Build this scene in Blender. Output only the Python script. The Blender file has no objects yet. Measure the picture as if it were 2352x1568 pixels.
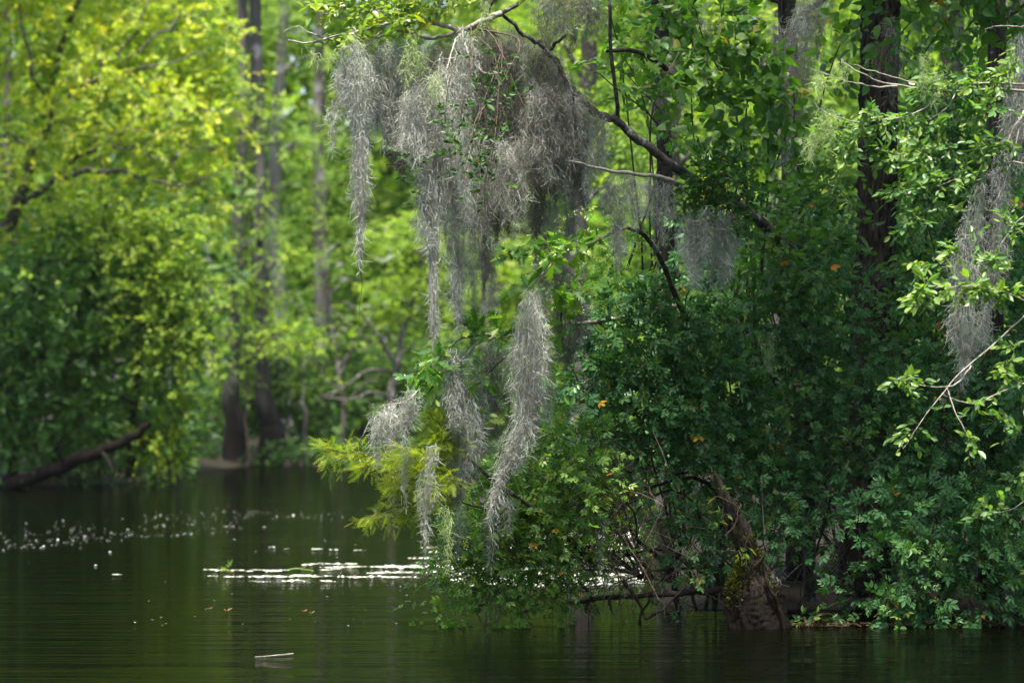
import bpy, math, random
import numpy as np
from mathutils import Vector, Matrix, Quaternion

rng = np.random.default_rng(11)
random.seed(11)
scene = bpy.context.scene
COL = scene.collection

# ------------------------------------------------------------------ camera
# eye 1.5 m above the river, long lens; 8820 view units per unit of distance
FPX, CX, HY, EYE = 8820.0, 1176.0, 918.75, 1.5
cam_d = bpy.data.cameras.new('camera')
cam_d.sensor_width = 36.0
cam_d.lens = 135.0
cam_d.shift_y = (HY - 784.0) / 2352.0
cam_d.clip_start = 0.5
cam_d.clip_end = 2000.0
cam_d.dof.use_dof = True
cam_d.dof.focus_distance = 25.0
cam_d.dof.aperture_fstop = 3.0
cam = bpy.data.objects.new('camera', cam_d)
COL.objects.link(cam)
cam.location = (0, 0, EYE)
cam.rotation_euler = (math.radians(90), 0, 0)
scene.camera = cam

# ------------------------------------------------------------------ light
SUN_EL, SUN_TO = math.radians(73), np.array([-0.12, -0.6])
world = bpy.data.worlds.new('World')
scene.world = world
world.use_nodes = True
wn = world.node_tree
sky = wn.nodes.new('ShaderNodeTexSky')
sky.sky_type = 'NISHITA'
sky.sun_disc = False
sky.sun_elevation = SUN_EL
sky.sun_rotation = math.atan2(SUN_TO[0], SUN_TO[1])
sky.air_density = 1.0
sky.dust_density = 3.0
sky.ozone_density = 1.0
bg = wn.nodes['Background']
bg.inputs['Strength'].default_value = 0.12
wn.links.new(sky.outputs['Color'], bg.inputs['Color'])
sun_d = bpy.data.lights.new('sun', 'SUN')
sun_d.energy = 5.0
sun_d.angle = math.radians(6)
sun_d.color = (1.0, 0.95, 0.84)
sun = bpy.data.objects.new('sun', sun_d)
COL.objects.link(sun)
_s = SUN_TO / np.linalg.norm(SUN_TO) * math.cos(SUN_EL)
sun.rotation_euler = Vector((_s[0], _s[1], math.sin(SUN_EL))).to_track_quat('Z', 'Y').to_euler()
scene.view_settings.view_transform = 'Standard'
scene.view_settings.look = 'None'
scene.view_settings.exposure = 1.6
scene.view_settings.gamma = 1.0
scene.cycles.max_bounces = 7
scene.cycles.diffuse_bounces = 4
scene.cycles.glossy_bounces = 3
scene.cycles.transmission_bounces = 4
scene.cycles.use_denoising = True


def V(x, y, d):
    """A point given in view units (2352 x 1568) at distance d."""
    return np.array([(x - CX) / FPX * d, d, EYE + (HY - y) / FPX * d])


def to_view(p):
    d = p[:, 1]
    return p[:, 0] / d * FPX + CX, HY - (p[:, 2] - EYE) / d * FPX


# ------------------------------------------------------------------ helpers: materials
def nodes_of(m):
    m.use_nodes = True
    nt = m.node_tree
    nt.nodes.clear()
    return nt, nt.nodes.new('ShaderNodeOutputMaterial')


def ramp(nt, cols):
    r = nt.nodes.new('ShaderNodeValToRGB')
    e = r.color_ramp.elements
    while len(e) < len(cols):
        e.new(0.5)
    for i, (p, c) in enumerate(cols):
        e[i].position = p
        e[i].color = (*c, 1)
    return r


def leaf_mat(name, cols, trans, tfac=0.4, rough=0.45, spec=0.5, hue_scale=0.0):
    """Leaf blade: principled front, translucent share; colour by the leaf's own tint."""
    m = bpy.data.materials.new(name)
    nt, out = nodes_of(m)
    L = nt.links.new
    at = nt.nodes.new('ShaderNodeAttribute')
    at.attribute_name = 'tint'
    r = ramp(nt, cols)
    L(at.outputs['Fac'], r.inputs[0])
    pb = nt.nodes.new('ShaderNodeBsdfPrincipled')
    pb.inputs['Roughness'].default_value = rough
    pb.inputs['Specular IOR Level'].default_value = spec
    L(r.outputs[0], pb.inputs['Base Color'])
    tr = nt.nodes.new('ShaderNodeBsdfTranslucent')
    mul = nt.nodes.new('ShaderNodeMix')
    mul.data_type = 'RGBA'
    mul.blend_type = 'MULTIPLY'
    mul.inputs[0].default_value = 1.0
    L(r.outputs[0], mul.inputs[6])
    mul.inputs[7].default_value = (*trans, 1)
    L(mul.outputs[2], tr.inputs['Color'])
    mx = nt.nodes.new('ShaderNodeMixShader')
    mx.inputs[0].default_value = tfac
    L(pb.outputs[0], mx.inputs[1])
    L(tr.outputs[0], mx.inputs[2])
    L(mx.outputs[0], out.inputs[0])
    return m


def bark_mat(name, c1, c2, lichen=None, scale=(14, 14, 2.5), lscale=6.0, lamount=0.55, bump=0.4, rough=0.9):
    m = bpy.data.materials.new(name)
    nt, out = nodes_of(m)
    L = nt.links.new
    tc = nt.nodes.new('ShaderNodeTexCoord')
    mp = nt.nodes.new('ShaderNodeMapping')
    mp.inputs['Scale'].default_value = scale
    L(tc.outputs['Object'], mp.inputs[0])
    nz = nt.nodes.new('ShaderNodeTexNoise')
    nz.inputs['Scale'].default_value = 1.0
    nz.inputs['Detail'].default_value = 6
    nz.inputs['Roughness'].default_value = 0.65
    L(mp.outputs[0], nz.inputs['Vector'])
    r = ramp(nt, [(0.35, c1), (0.68, c2)])
    L(nz.outputs['Fac'], r.inputs[0])
    col = r.outputs[0]
    if lichen:
        n2 = nt.nodes.new('ShaderNodeTexNoise')
        n2.inputs['Scale'].default_value = lscale
        n2.inputs['Detail'].default_value = 5
        L(tc.outputs['Object'], n2.inputs['Vector'])
        r2 = ramp(nt, [(lamount, (0, 0, 0)), (lamount + 0.08, (1, 1, 1))])
        L(n2.outputs['Fac'], r2.inputs[0])
        mx = nt.nodes.new('ShaderNodeMix')
        mx.data_type = 'RGBA'
        L(r2.outputs[0], mx.inputs[0])
        L(col, mx.inputs[6])
        mx.inputs[7].default_value = (*lichen, 1)
        col = mx.outputs[2]
    pb = nt.nodes.new('ShaderNodeBsdfPrincipled')
    pb.inputs['Roughness'].default_value = rough
    pb.inputs['Specular IOR Level'].default_value = .12
    L(col, pb.inputs['Base Color'])
    bp = nt.nodes.new('ShaderNodeBump')
    bp.inputs['Strength'].default_value = bump
    bp.inputs['Distance'].default_value = 0.02
    L(nz.outputs['Fac'], bp.inputs['Height'])
    L(bp.outputs[0], pb.inputs['Normal'])
    L(pb.outputs[0], out.inputs[0])
    return m


# ------------------------------------------------------------------ helpers: geometry
class Geo:
    """Collects vertices, faces and one tint per face; build() links ONE mesh object."""

    def __init__(self):
        self.v, self.f, self.t, self.n = [], [], [], 0

    def add(self, verts, faces, tint):
        verts = np.asarray(verts, float).reshape(-1, 3)
        faces = np.asarray(faces, np.int64)
        if len(faces) == 0:
            return
        tint = np.broadcast_to(np.asarray(tint, float), (len(faces),))
        self.v.append(verts)
        self.f.append(faces + self.n)
        self.t.append(np.array(tint))
        self.n += len(verts)

    def mesh(self, name, origin=(0, 0, 0), smooth=False):
        me = bpy.data.meshes.new(name)
        v = np.concatenate(self.v) - np.asarray(origin, float)
        loops = np.concatenate([f.ravel() for f in self.f])
        tot = np.concatenate([np.full(len(f), f.shape[1]) for f in self.f])
        start = np.concatenate([[0], np.cumsum(tot)[:-1]])
        me.vertices.add(len(v))
        me.vertices.foreach_set('co', v.astype(np.float32).ravel())
        me.loops.add(len(loops))
        me.loops.foreach_set('vertex_index', loops.astype(np.int32))
        me.polygons.add(len(tot))
        me.polygons.foreach_set('loop_start', start.astype(np.int32))
        me.update(calc_edges=True)
        a = me.attributes.new('tint', 'FLOAT', 'FACE')
        a.data.foreach_set('value', np.concatenate(self.t).astype(np.float32))
        if not smooth:
            me.shade_flat()
        return me

    def build(self, name, mat, parent=None, origin=(0, 0, 0), smooth=False, kind=None):
        me = self.mesh(name, origin, smooth)
        me.materials.append(mat)
        o = bpy.data.objects.new(name, me)
        COL.objects.link(o)
        if parent is not None:
            o.parent = parent
        else:
            o.location = origin
        if kind:
            o['kind'] = kind
        return o


def tag(o, label=None, cat=None, group=None, kind=None):
    if label:
        o['label'] = label
    if cat:
        o['category'] = cat
    if group:
        o['group'] = group
    if kind:
        o['kind'] = kind
    return o


def thing(name, label, cat, loc, group=None):
    o = bpy.data.objects.new(name, None)
    o.empty_display_size = 0.2
    COL.objects.link(o)
    o.location = loc
    return tag(o, label, cat, group)


def norm(a):
    return a / np.maximum(np.linalg.norm(a, axis=-1, keepdims=True), 1e-9)


def catmull(pts, per=6):
    pts = np.asarray(pts, float)
    if len(pts) < 3:
        t = np.linspace(0, 1, per + 1)[:, None]
        return pts[0] * (1 - t) + pts[-1] * t
    p = np.vstack([2 * pts[0] - pts[1], pts, 2 * pts[-1] - pts[-2]])
    out = []
    for i in range(1, len(p) - 2):
        for t in np.linspace(0, 1, per, endpoint=False):
            a, b, c, d = p[i - 1], p[i], p[i + 1], p[i + 2]
            out.append(0.5 * (2 * b + (c - a) * t + (2 * a - 5 * b + 4 * c - d) * t * t + (3 * b - a - 3 * c + d) * t ** 3))
    out.append(p[-2])
    return np.array(out)


def tubes(geo, P, R, sides=3, tint=0.5):
    """P (m,n,3) centre lines, R (m,n) radii, all with the same count of points."""
    m, n, _ = P.shape
    T = np.gradient(P, axis=1)
    T = norm(T)
    mean = norm(T.mean(axis=1))
    ref = np.where(np.abs(mean[:, 2:3]) > 0.75, np.array([[0.96, 0.28, 0]]), np.array([[0, 0.1, 1.0]]))
    ref = np.broadcast_to(ref[:, None, :], T.shape)
    A = norm(np.cross(T, ref))
    B = np.cross(T, A)
    ang = np.linspace(0, 2 * np.pi, sides, endpoint=False)
    ring = (A[:, :, None, :] * np.cos(ang)[None, None, :, None] + B[:, :, None, :] * np.sin(ang)[None, None, :, None])
    vs = P[:, :, None, :] + ring * R[:, :, None, None]
    base = (np.arange(m) * n * sides)[:, None, None]
    i = np.arange(n - 1)[None, :, None] * sides
    j = np.arange(sides)[None, None, :]
    j2 = (j + 1) % sides
    f = np.stack([base + i + j, base + i + j2, base + i + sides + j2, base + i + sides + j], axis=-1).reshape(-1, 4)
    t = np.repeat(np.broadcast_to(np.asarray(tint, float), (m,)), (n - 1) * sides)
    geo.add(vs.reshape(-1, 3), f, t)


def ribbons(geo, P, W, side, tint):
    """P (m,n,3), W (m,n) half widths, side (m,3) width direction."""
    m, n, _ = P.shape
    T = norm(np.gradient(P, axis=1))
    S = norm(np.cross(T, np.broadcast_to(side[:, None, :], T.shape)))
    vs = np.stack([P - S * W[..., None], P + S * W[..., None]], axis=2)
    base = (np.arange(m) * n * 2)[:, None]
    i = np.arange(n - 1)[None, :] * 2
    f = np.stack([base + i, base + i + 1, base + i + 3, base + i + 2], axis=-1).reshape(-1, 4)
    geo.add(vs.reshape(-1, 3), f, np.repeat(tint, n - 1))


def branch_pts(pts, wob=0.0, per=6):
    c = catmull(pts, per)
    if wob:
        k = len(c)
        w = rng.normal(0, 1, (k, 3))
        w = (w + np.roll(w, 1, 0) + np.roll(w, -1, 0)) / 1.7
        w[0] = 0
        c = c + w * wob
    return c


def limb(name, pts, r0, r1, mat, parent, origin, sides=7, wob=0.006, per=6, flare=None):
    c = branch_pts(pts, wob, per)
    t = np.linspace(0, 1, len(c))
    r = r0 * (1 - t) + r1 * t
    r = r * (1 + rng.normal(0, 0.05, len(c)))
    if flare:
        r = r * (1 + flare[0] * np.exp(-t * flare[1]))
    g = Geo()
    tubes(g, c[None], r[None], sides)
    return g.build(name, mat, parent, origin, smooth=True), c


# leaf templates: x across, y along the blade (length 1), z the upper face
def t_diamond(w=0.5, fold=0.08):
    return (np.array([[0, 0, 0], [w / 2, .45, fold], [0, 1, 0], [-w / 2, .45, fold]]), [np.array([[0, 1, 2], [0, 2, 3]])])


def t_oval(w=0.5, fold=0.07, curl=-0.1):
    v = np.array([[0, 0, 0], [w * .43, .28, fold], [w * .46, .62, fold + curl * .4], [0, 1, curl], [-w * .46, .62, fold + curl * .4], [-w * .43, .28, fold]])
    return v, [np.array([[0, 1, 2, 3], [0, 3, 4, 5]])]


def t_leaf(w=0.55, fold=0.07, curl=-0.14):
    v = np.array([[0, 0, 0], [0, .33, -.01], [0, .68, curl * .45], [0, 1, curl],
                  [w * .42, .18, fold], [w * .5, .42, fold], [w * .34, .74, fold + curl * .5],
                  [-w * .42, .18, fold], [-w * .5, .42, fold], [-w * .34, .74, fold + curl * .5]])
    return v, [np.array([[0, 4, 1], [0, 1, 7], [6, 3, 2], [2, 3, 9]]), np.array([[1, 4, 5, 2], [1, 2, 8, 7]])[:, :], np.array([[2, 5, 6], [2, 9, 8]])]


def t_oak():
    h = [(0.0, .015), (.14, .03), (.2, .12), (.27, .17), (.31, .07), (.37, .2), (.44, .30), (.48, .11), (.56, .24), (.63, .36), (.68, .13), (.77, .2), (.83, .24), (.88, .1), (1.0, .05)]
    n = len(h)
    v = [(0, t, -.12 * t * t) for t, w in h] + [(w, t + (.05 if w > .15 else 0), .05 * w / .3 - .12 * t * t) for t, w in h] + [(-w, t + (.05 if w > .15 else 0), .05 * w / .3 - .12 * t * t) for t, w in h]
    f = []
    for i in range(n - 1):
        f.append([i, n + i, n + i + 1, i + 1])
        f.append([i, i + 1, 2 * n + i + 1, 2 * n + i])
    return np.array(v), [np.array(f)]


def join_templates(parts):
    vs, quads, tris, n = [], [], [], 0
    for v, fs in parts:
        vs.append(v)
        for f in fs:
            (tris if f.shape[1] == 3 else quads).append(f + n)
        n += len(v)
    return np.concatenate(vs), [np.concatenate(x) for x in (tris, quads) if x]


def rot_template(tp, ang, scale, off, tilt=0.0):
    v, f = tp
    v = v * scale
    c, s = math.cos(ang), math.sin(ang)
    x, y, z = v[:, 0].copy(), v[:, 1].copy(), v[:, 2].copy()
    y2 = y * math.cos(tilt)
    z2 = z - y * math.sin(tilt)
    return np.stack([x * c - y2 * s, x * s + y2 * c, z2], 1) + np.array(off), f


def t_rose(pairs=2):
    ov = t_oval(.52, .05, -.12)
    parts = [rot_template(ov, 0, .46, (0, .54, -.03), .25)]
    for i in range(pairs):
        y = .5 - i * .25
        sc = .42 - i * .06
        parts.append(rot_template(ov, 1.05, sc, (-.01, y, 0), .2))
        parts.append(rot_template(ov, -1.05, sc, (.01, y, 0), .2))
    parts.append((np.array([[-.008, 0, 0], [.008, 0, 0], [.006, .56, -.01], [-.006, .56, -.01]]), [np.array([[0, 1, 2, 3]])]))
    return join_templates(parts)


def t_feather(pairs=9, w=.30):
    """Flat cypress spray: a stem with rows of narrow needles."""
    parts = [(np.array([[-.012, 0, 0], [.012, 0, 0], [.006, 1, -.06], [-.006, 1, -.06]]), [np.array([[0, 1, 2, 3]])])]
    nd = (np.array([[-.028, 0, 0], [.028, 0, 0], [.02, .8, -.02], [0, 1, -.04], [-.02, .8, -.02]]), [np.array([[0, 1, 2, 4]]), np.array([[4, 2, 3]])])
    for i in range(pairs):
        y = .08 + .86 * i / (pairs - 1)
        ln = w * (1.0 - .6 * abs(y - .42) ** 1.3 / .5)
        for s in (1, -1):
            v, f = nd
            parts.append(rot_template((v * np.array([.5 / ln, 1, 1]), f), s * .8, ln, (0, y, -.06 * y * y)))
    parts.append(rot_template(nd, 0, .14, (0, .96, -.06)))
    return join_templates(parts)


def frames(dirs, nrm):
    Y = norm(dirs)
    Xx = norm(np.cross(Y, nrm))
    Z = np.cross(Xx, Y)
    return np.stack([Xx, Y, Z], axis=-1)          # columns


def add_leaves(geo, tp, pos, dirs, nrm, size, tint):
    if len(pos) == 0:
        return
    tv, tf = tp
    M = frames(dirs, nrm)
    vs = np.einsum('nij,kj->nki', M, tv) * size[:, None, None] + pos[:, None, :]
    n, k = len(pos), len(tv)
    flat = vs.reshape(-1, 3)
    off = (np.arange(n) * k)[:, None, None]
    first = True
    for f in tf:
        ff = (f[None] + off).reshape(-1, f.shape[1])
        tt = np.repeat(tint, len(f))
        if first:
            base = geo.n
            geo.add(flat, ff, tt)
            first = False
        else:
            geo.f.append(ff + base)
            geo.t.append(tt)


def sphere_dirs(n):
    return norm(rng.normal(0, 1, (n, 3)))


def sample_clump(c, rad, n, shell=2.0):
    """n points in an ellipsoid, more of them near its skin; also outward directions."""
    u = sphere_dirs(n)
    r = rng.random(n) ** (1 / (shell + 1.0))
    r = r * (1 + rng.normal(0, .07, n))
    p = c + u * r[:, None] * rad
    out = norm(u / rad)
    return p, out


class Leaves:
    """Leaf records of one thing: positions, directions, normals, sizes, tints."""

    def __init__(self):
        self.p, self.d, self.n, self.s, self.t = [], [], [], [], []

    def add(self, p, d, n, s, t):
        self.p.append(p); self.d.append(d); self.n.append(n); self.s.append(s); self.t.append(t)

    def done(self):
        for k in 'pdnst':
            a = getattr(self, k)
            setattr(self, k, np.concatenate(a) if a else np.zeros((0, 3) if k in 'pdn' else 0))
        return self

    def mask(self, m):
        o = Leaves()
        for k in 'pdnst':
            setattr(o, k, getattr(self, k)[m])
        return o


def twig_leaves(lv, tw, base, dirs, length, nleaf, size, up=0.6, spread=.9, droop=.25, tint=(.5, .22), jit=.35, twr=.0015, sizevar=.25):
    """Twigs (base, dirs, length) with leaves set alternately along them."""
    m = len(base)
    if m == 0:
        return
    dirs = norm(dirs)
    L = length * (1 + rng.normal(0, .2, m))
    ts = np.linspace(0, 1, 4)
    P = base[:, None, :] + dirs[:, None, :] * (L[:, None] * ts)[..., None]
    P[:, :, 2] -= droop * (L[:, None] * ts ** 2)
    if tw is not None:
        R = twr * (1 - .6 * ts)[None, :] * np.ones((m, 1))
        tubes(tw, P, R, 3, .5)
    side0 = norm(np.cross(dirs, np.array([0, 0, 1.0]) + rng.normal(0, .25, (m, 3))))
    tw_t = np.clip(rng.normal(tint[0], tint[1], m), 0, 1)
    for i in range(nleaf):
        t = (i + .6) / nleaf if nleaf > 1 else 1.0
        p = base + dirs * (L * t)[:, None]
        p[:, 2] -= droop * L * t * t
        s = 1 if i % 2 else -1
        d = dirs * (.55 + .5 * t) + side0 * (s * spread * (1 - .5 * t)) + rng.normal(0, jit, (m, 3))
        d[:, 2] -= droop * .8
        nn = np.array([0, -.30, up * .55]) + rng.normal(0, .45, (m, 3))
        sz = size * np.clip(1 + rng.normal(0, sizevar, m), .45, 1.7) * (1 - .25 * abs(t - .5))
        lv.add(p, norm(d), norm(nn), sz, np.clip(tw_t + rng.normal(0, .13, m), 0, 1))


def leaf_parts(lv, count, tp, mat, parent, origin, cell=14.0, name='leaf', variants=6, dmax=None):
    """Takes the leaves that show largest in front out of lv as objects of their own."""
    x, y = to_view(lv.p)
    ok = (x > 10) & (x < 2342) & (y > 10) & (y < 1558)
    if dmax:
        ok &= lv.p[:, 1] < dmax
    idx = np.nonzero(ok)[0]
    if len(idx) == 0:
        return lv
    key = (x[idx] // cell).astype(int) * 10000 + (y[idx] // cell).astype(int)
    order = np.lexsort((lv.p[idx, 1], key))
    k2 = key[order]
    first = np.concatenate([[True], k2[1:] != k2[:-1]])
    cand = idx[order][first]
    Z = frames(lv.d[cand], lv.n[cand])[:, :, 2]
    show = lv.s[cand] * (np.abs(Z[:, 1]) * .7 + .3) / lv.p[cand, 1]
    # spread the choice over the thing instead of one corner
    cand = cand[np.argsort(-(show * (1 + .5 * rng.random(len(show)))))][:count]
    meshes = []
    for k in range(variants):
        g = Geo()
        add_leaves(g, tp, np.zeros((1, 3)), np.array([[0, 1.0, 0]]), np.array([[0, 0, 1.0]]), np.ones(1), np.array([(k + .5) / variants]))
        me = g.mesh(name)
        me.materials.append(mat)
        meshes.append(me)
    M = frames(lv.d[cand], lv.n[cand])
    for a, i in enumerate(cand):
        k = min(variants - 1, int(lv.t[i] * variants))
        o = bpy.data.objects.new(name, meshes[k])
        COL.objects.link(o)
        o.parent = parent
        o.location = lv.p[i] - np.asarray(origin)
        o.rotation_mode = 'QUATERNION'
        o.rotation_quaternion = Matrix(M[a].tolist()).to_quaternion()
        s = lv.s[i]
        o.scale = (s, s, s)
    keep = np.ones(len(lv.p), bool)
    keep[cand] = False
    return lv.mask(keep)


def clump_centres(clumps, d):
    out = []
    for c in clumps:
        dd = c[4] if len(c) > 4 else d
        cen = V(c[0], c[1], dd)
        k = dd / FPX
        dep = c[5] if len(c) > 5 else max(c[2], c[3]) * k * .8
        out.append((cen, np.array([c[2] * k, dep, c[3] * k])))
    return out

# ------------------------------------------------------------------ materials
YEL = (.55, .30, .03)
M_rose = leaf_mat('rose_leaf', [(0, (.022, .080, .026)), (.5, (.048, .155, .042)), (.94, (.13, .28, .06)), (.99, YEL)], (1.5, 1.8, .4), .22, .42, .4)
M_rose_lit = leaf_mat('rose_leaf_lit', [(0, (.055, .13, .022)), (.5, (.12, .25, .034)), (.94, (.26, .38, .05)), (.99, YEL)], (1.6, 1.9, .5), .35, .42, .5)  # warmer green rose leaf, brightened in colour to offset the shade above
M_vine = leaf_mat('broad_leaf', [(0, (.04, .10, .025)), (.5, (.075, .17, .035)), (.94, (.13, .23, .04)), (.99, (.6, .2, .03))], (1.7, 2.0, .5), .45, .42, .5)
M_ever = leaf_mat('evergreen_leaf', [(0, (.02, .06, .012)), (.6, (.04, .11, .02)), (.94, (.07, .16, .025)), (.99, YEL)], (1.6, 1.9, .4), .3, .45, .3)
M_oak = leaf_mat('oak_leaf', [(0, (.05, .13, .03)), (.5, (.10, .21, .035)), (1, (.24, .34, .045))], (1.7, 2.0, .5), .45, .42, .5)
M_lime = leaf_mat('lime_leaf', [(0, (.08, .16, .03)), (.5, (.16, .25, .035)), (.94, (.28, .32, .04)), (1, (.45, .38, .04))], (1.6, 1.8, .5), .45, .38, .5)
M_holly = leaf_mat('pale_glossy_leaf', [(0, (.06, .14, .05)), (.5, (.10, .20, .06)), (1, (.19, .27, .06))], (1.6, 1.9, .5), .4, .40, .4)
M_baldc = leaf_mat('cypress_spray', [(0, (.14, .23, .02)), (.5, (.26, .35, .022)), (1, (.42, .44, .03))], (1.6, 1.7, .4), .5, .6, .25)
M_yellow = leaf_mat('yellow_green_leaf', [(0, (.09, .20, .02)), (.4, (.26, .38, .03)), (.7, (.42, .52, .035)), (1, (.60, .58, .045))], (1.45, 1.5, .4), .5, .5, .35)
M_bank = leaf_mat('bank_leaf', [(0, (.035, .10, .022)), (.5, (.075, .17, .03)), (1, (.17, .27, .045))], (1.7, 2.0, .5), .4, .5, .3)
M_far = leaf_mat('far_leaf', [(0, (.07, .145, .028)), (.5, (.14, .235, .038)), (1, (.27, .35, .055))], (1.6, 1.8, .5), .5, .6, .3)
M_farlit = leaf_mat('far_leaf_lit', [(0, (.12, .21, .03)), (.5, (.21, .32, .04)), (1, (.34, .42, .055))], (1.6, 1.7, .5), .5, .6, .3)  # yellow-green far leaf with sunlight put into its brighter ramp
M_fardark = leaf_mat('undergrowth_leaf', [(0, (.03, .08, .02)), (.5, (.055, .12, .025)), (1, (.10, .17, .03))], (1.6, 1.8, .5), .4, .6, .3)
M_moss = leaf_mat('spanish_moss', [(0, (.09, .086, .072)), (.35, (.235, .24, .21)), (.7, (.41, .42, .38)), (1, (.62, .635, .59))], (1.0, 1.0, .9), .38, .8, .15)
M_mossd = leaf_mat('shaded_brown_moss', [(0, (.058, .053, .043)), (.4, (.128, .126, .107)), (.8, (.235, .238, .208)), (1, (.46, .47, .43))], (1.0, .98, .88), .34, .8, .15)  # darker copy of the moss, interior shade put into its colour
M_usnea = leaf_mat('pale_lichen', [(0, (.26, .34, .15)), (1, (.46, .55, .28))], (1.0, 1.05, .7), .35, .8, .15)
M_bark_grey = bark_mat('grey_bark', (.03, .026, .023), (.13, .118, .108), (.27, .275, .26), (34, 34, 34), 11, .58, .9)
M_bark_pale = bark_mat('pale_twig_bark', (.16, .14, .12), (.42, .39, .35), None, (40, 40, 40))
M_bark_dark = bark_mat('dark_wet_bark', (.018, .014, .011), (.07, .055, .045), None, (18, 18, 6))
M_bark_far = bark_mat('far_cypress_bark', (.045, .038, .034), (.15, .135, .125), (.26, .25, .24), (7, 7, .8), 1.6, .55)
def add_stain(m, z0, z1, col):
    """Dark high-water stain with an uneven edge on a trunk."""
    nt = m.node_tree
    L = nt.links.new
    pbn = [n for n in nt.nodes if n.type == 'BSDF_PRINCIPLED'][0]
    src = pbn.inputs['Base Color'].links[0].from_socket
    tc = nt.nodes.new('ShaderNodeTexCoord')
    sp = nt.nodes.new('ShaderNodeSeparateXYZ')
    L(tc.outputs['Object'], sp.inputs[0])
    nz = nt.nodes.new('ShaderNodeTexNoise')
    nz.inputs['Scale'].default_value = 4.0
    L(tc.outputs['Object'], nz.inputs['Vector'])
    ma = nt.nodes.new('ShaderNodeMath'); ma.operation = 'MULTIPLY_ADD'
    L(nz.outputs['Fac'], ma.inputs[0]); ma.inputs[1].default_value = -.9
    L(sp.outputs['Z'], ma.inputs[2])
    mr = nt.nodes.new('ShaderNodeMapRange')
    L(ma.outputs[0], mr.inputs[0])
    mr.inputs[1].default_value = z0 - .45; mr.inputs[2].default_value = z1 - .45
    mx = nt.nodes.new('ShaderNodeMix'); mx.data_type = 'RGBA'
    L(mr.outputs[0], mx.inputs[0])
    mx.inputs[6].default_value = (*col, 1)
    L(src, mx.inputs[7])
    L(mx.outputs[2], pbn.inputs['Base Color'])


M_bark_trunkpale = bark_mat('pale_trunk_bark', (.08, .075, .07), (.20, .193, .188), (.29, .285, .28), (7, 7, .8), 1.6, .6)
M_bark_butt = bark_mat('buttress_bark', (.035, .031, .029), (.13, .12, .115), (.22, .215, .21), (7, 7, .8), 1.6, .6)
add_stain(M_bark_butt, .9, 3.0, (.010, .008, .007))
M_bark_cyp = bark_mat('cypress_bark', (.009, .008, .0075), (.058, .053, .051), (.20, .2, .2), (55, 55, 3), 14, .66, 1.0)
M_tw = bark_mat('twig_bark', (.05, .04, .03), (.14, .11, .085), None, (40, 40, 40))
M_twg = bark_mat('green_twig_bark', (.06, .065, .03), (.13, .13, .06), None, (40, 40, 40))

# water: murky, calm, long low ripples
M_water = bpy.data.materials.new('river_water')
nt, out = nodes_of(M_water)
Lk = nt.links.new
pb = nt.nodes.new('ShaderNodeBsdfPrincipled')
pb.inputs['Base Color'].default_value = (.0015, .0022, .001, 1)
pb.inputs['Roughness'].default_value = .035
pb.inputs['IOR'].default_value = 1.33
tc = nt.nodes.new('ShaderNodeTexCoord')
hs = []
for sc, amp in (((.35, 2.4, 1), 1.0), ((1.1, 7.5, 1), .5), ((.05, .22, 1), 2.2)):
    mp = nt.nodes.new('ShaderNodeMapping')
    mp.inputs['Scale'].default_value = sc
    mp.inputs['Rotation'].default_value = (0, 0, .04)
    Lk(tc.outputs['Object'], mp.inputs[0])
    nz = nt.nodes.new('ShaderNodeTexNoise')
    nz.inputs['Scale'].default_value = 1.0
    nz.inputs['Detail'].default_value = 2.0
    Lk(mp.outputs[0], nz.inputs['Vector'])
    ml = nt.nodes.new('ShaderNodeMath')
    ml.operation = 'MULTIPLY'
    ml.inputs[1].default_value = amp
    Lk(nz.outputs['Fac'], ml.inputs[0])
    hs.append(ml)
a1 = nt.nodes.new('ShaderNodeMath'); a1.operation = 'ADD'
a2 = nt.nodes.new('ShaderNodeMath'); a2.operation = 'ADD'
Lk(hs[0].outputs[0], a1.inputs[0]); Lk(hs[1].outputs[0], a1.inputs[1])
Lk(a1.outputs[0], a2.inputs[0]); Lk(hs[2].outputs[0], a2.inputs[1])
bp = nt.nodes.new('ShaderNodeBump')
bp.inputs['Strength'].default_value = 1.0
bp.inputs['Distance'].default_value = .016
Lk(a2.outputs[0], bp.inputs['Height'])
Lk(bp.outputs[0], pb.inputs['Normal'])
murk = nt.nodes.new('ShaderNodeBsdfDiffuse')
murk.inputs['Color'].default_value = (.001, .0015, .0006, 1)
mxw = nt.nodes.new('ShaderNodeMixShader')
mxw.inputs[0].default_value = .62
Lk(pb.outputs[0], mxw.inputs[1])
Lk(murk.outputs[0], mxw.inputs[2])
Lk(mxw.outputs[0], out.inputs[0])

# ground: dark silt and leaf litter
M_ground = bark_mat('river_silt', (.007, .006, .004), (.022, .017, .011), (.016, .02, .007), (3, 3, 3), 1.2, .6, .6)

# ------------------------------------------------------------------ the setting
def smooth_noise(x, y):
    return (np.sin(x * .9 + 1.3 * np.sin(y * .37)) + np.sin(y * .71 + 1.7 * np.sin(x * .53)) + .6 * np.sin(x * 2.1 - y * 1.3)) / 2.6


def land(x, y):
    nz = smooth_noise(x, y)
    right = np.minimum(y - 27.6 + .25 * nz, x - (1.05 + .05 * (y - 25)) + .25 * nz)
    far = y - 88.7 + .5 * nz
    left = np.maximum(np.minimum(y - 67 + .4 * nz, -7.4 - x + .06 * (y - 67) + .4 * nz), np.minimum(-11.5 - x + .5 * nz, y - 20))
    near = -(y + 14)
    return np.maximum(np.maximum(right, far), np.maximum(left, near))


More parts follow.
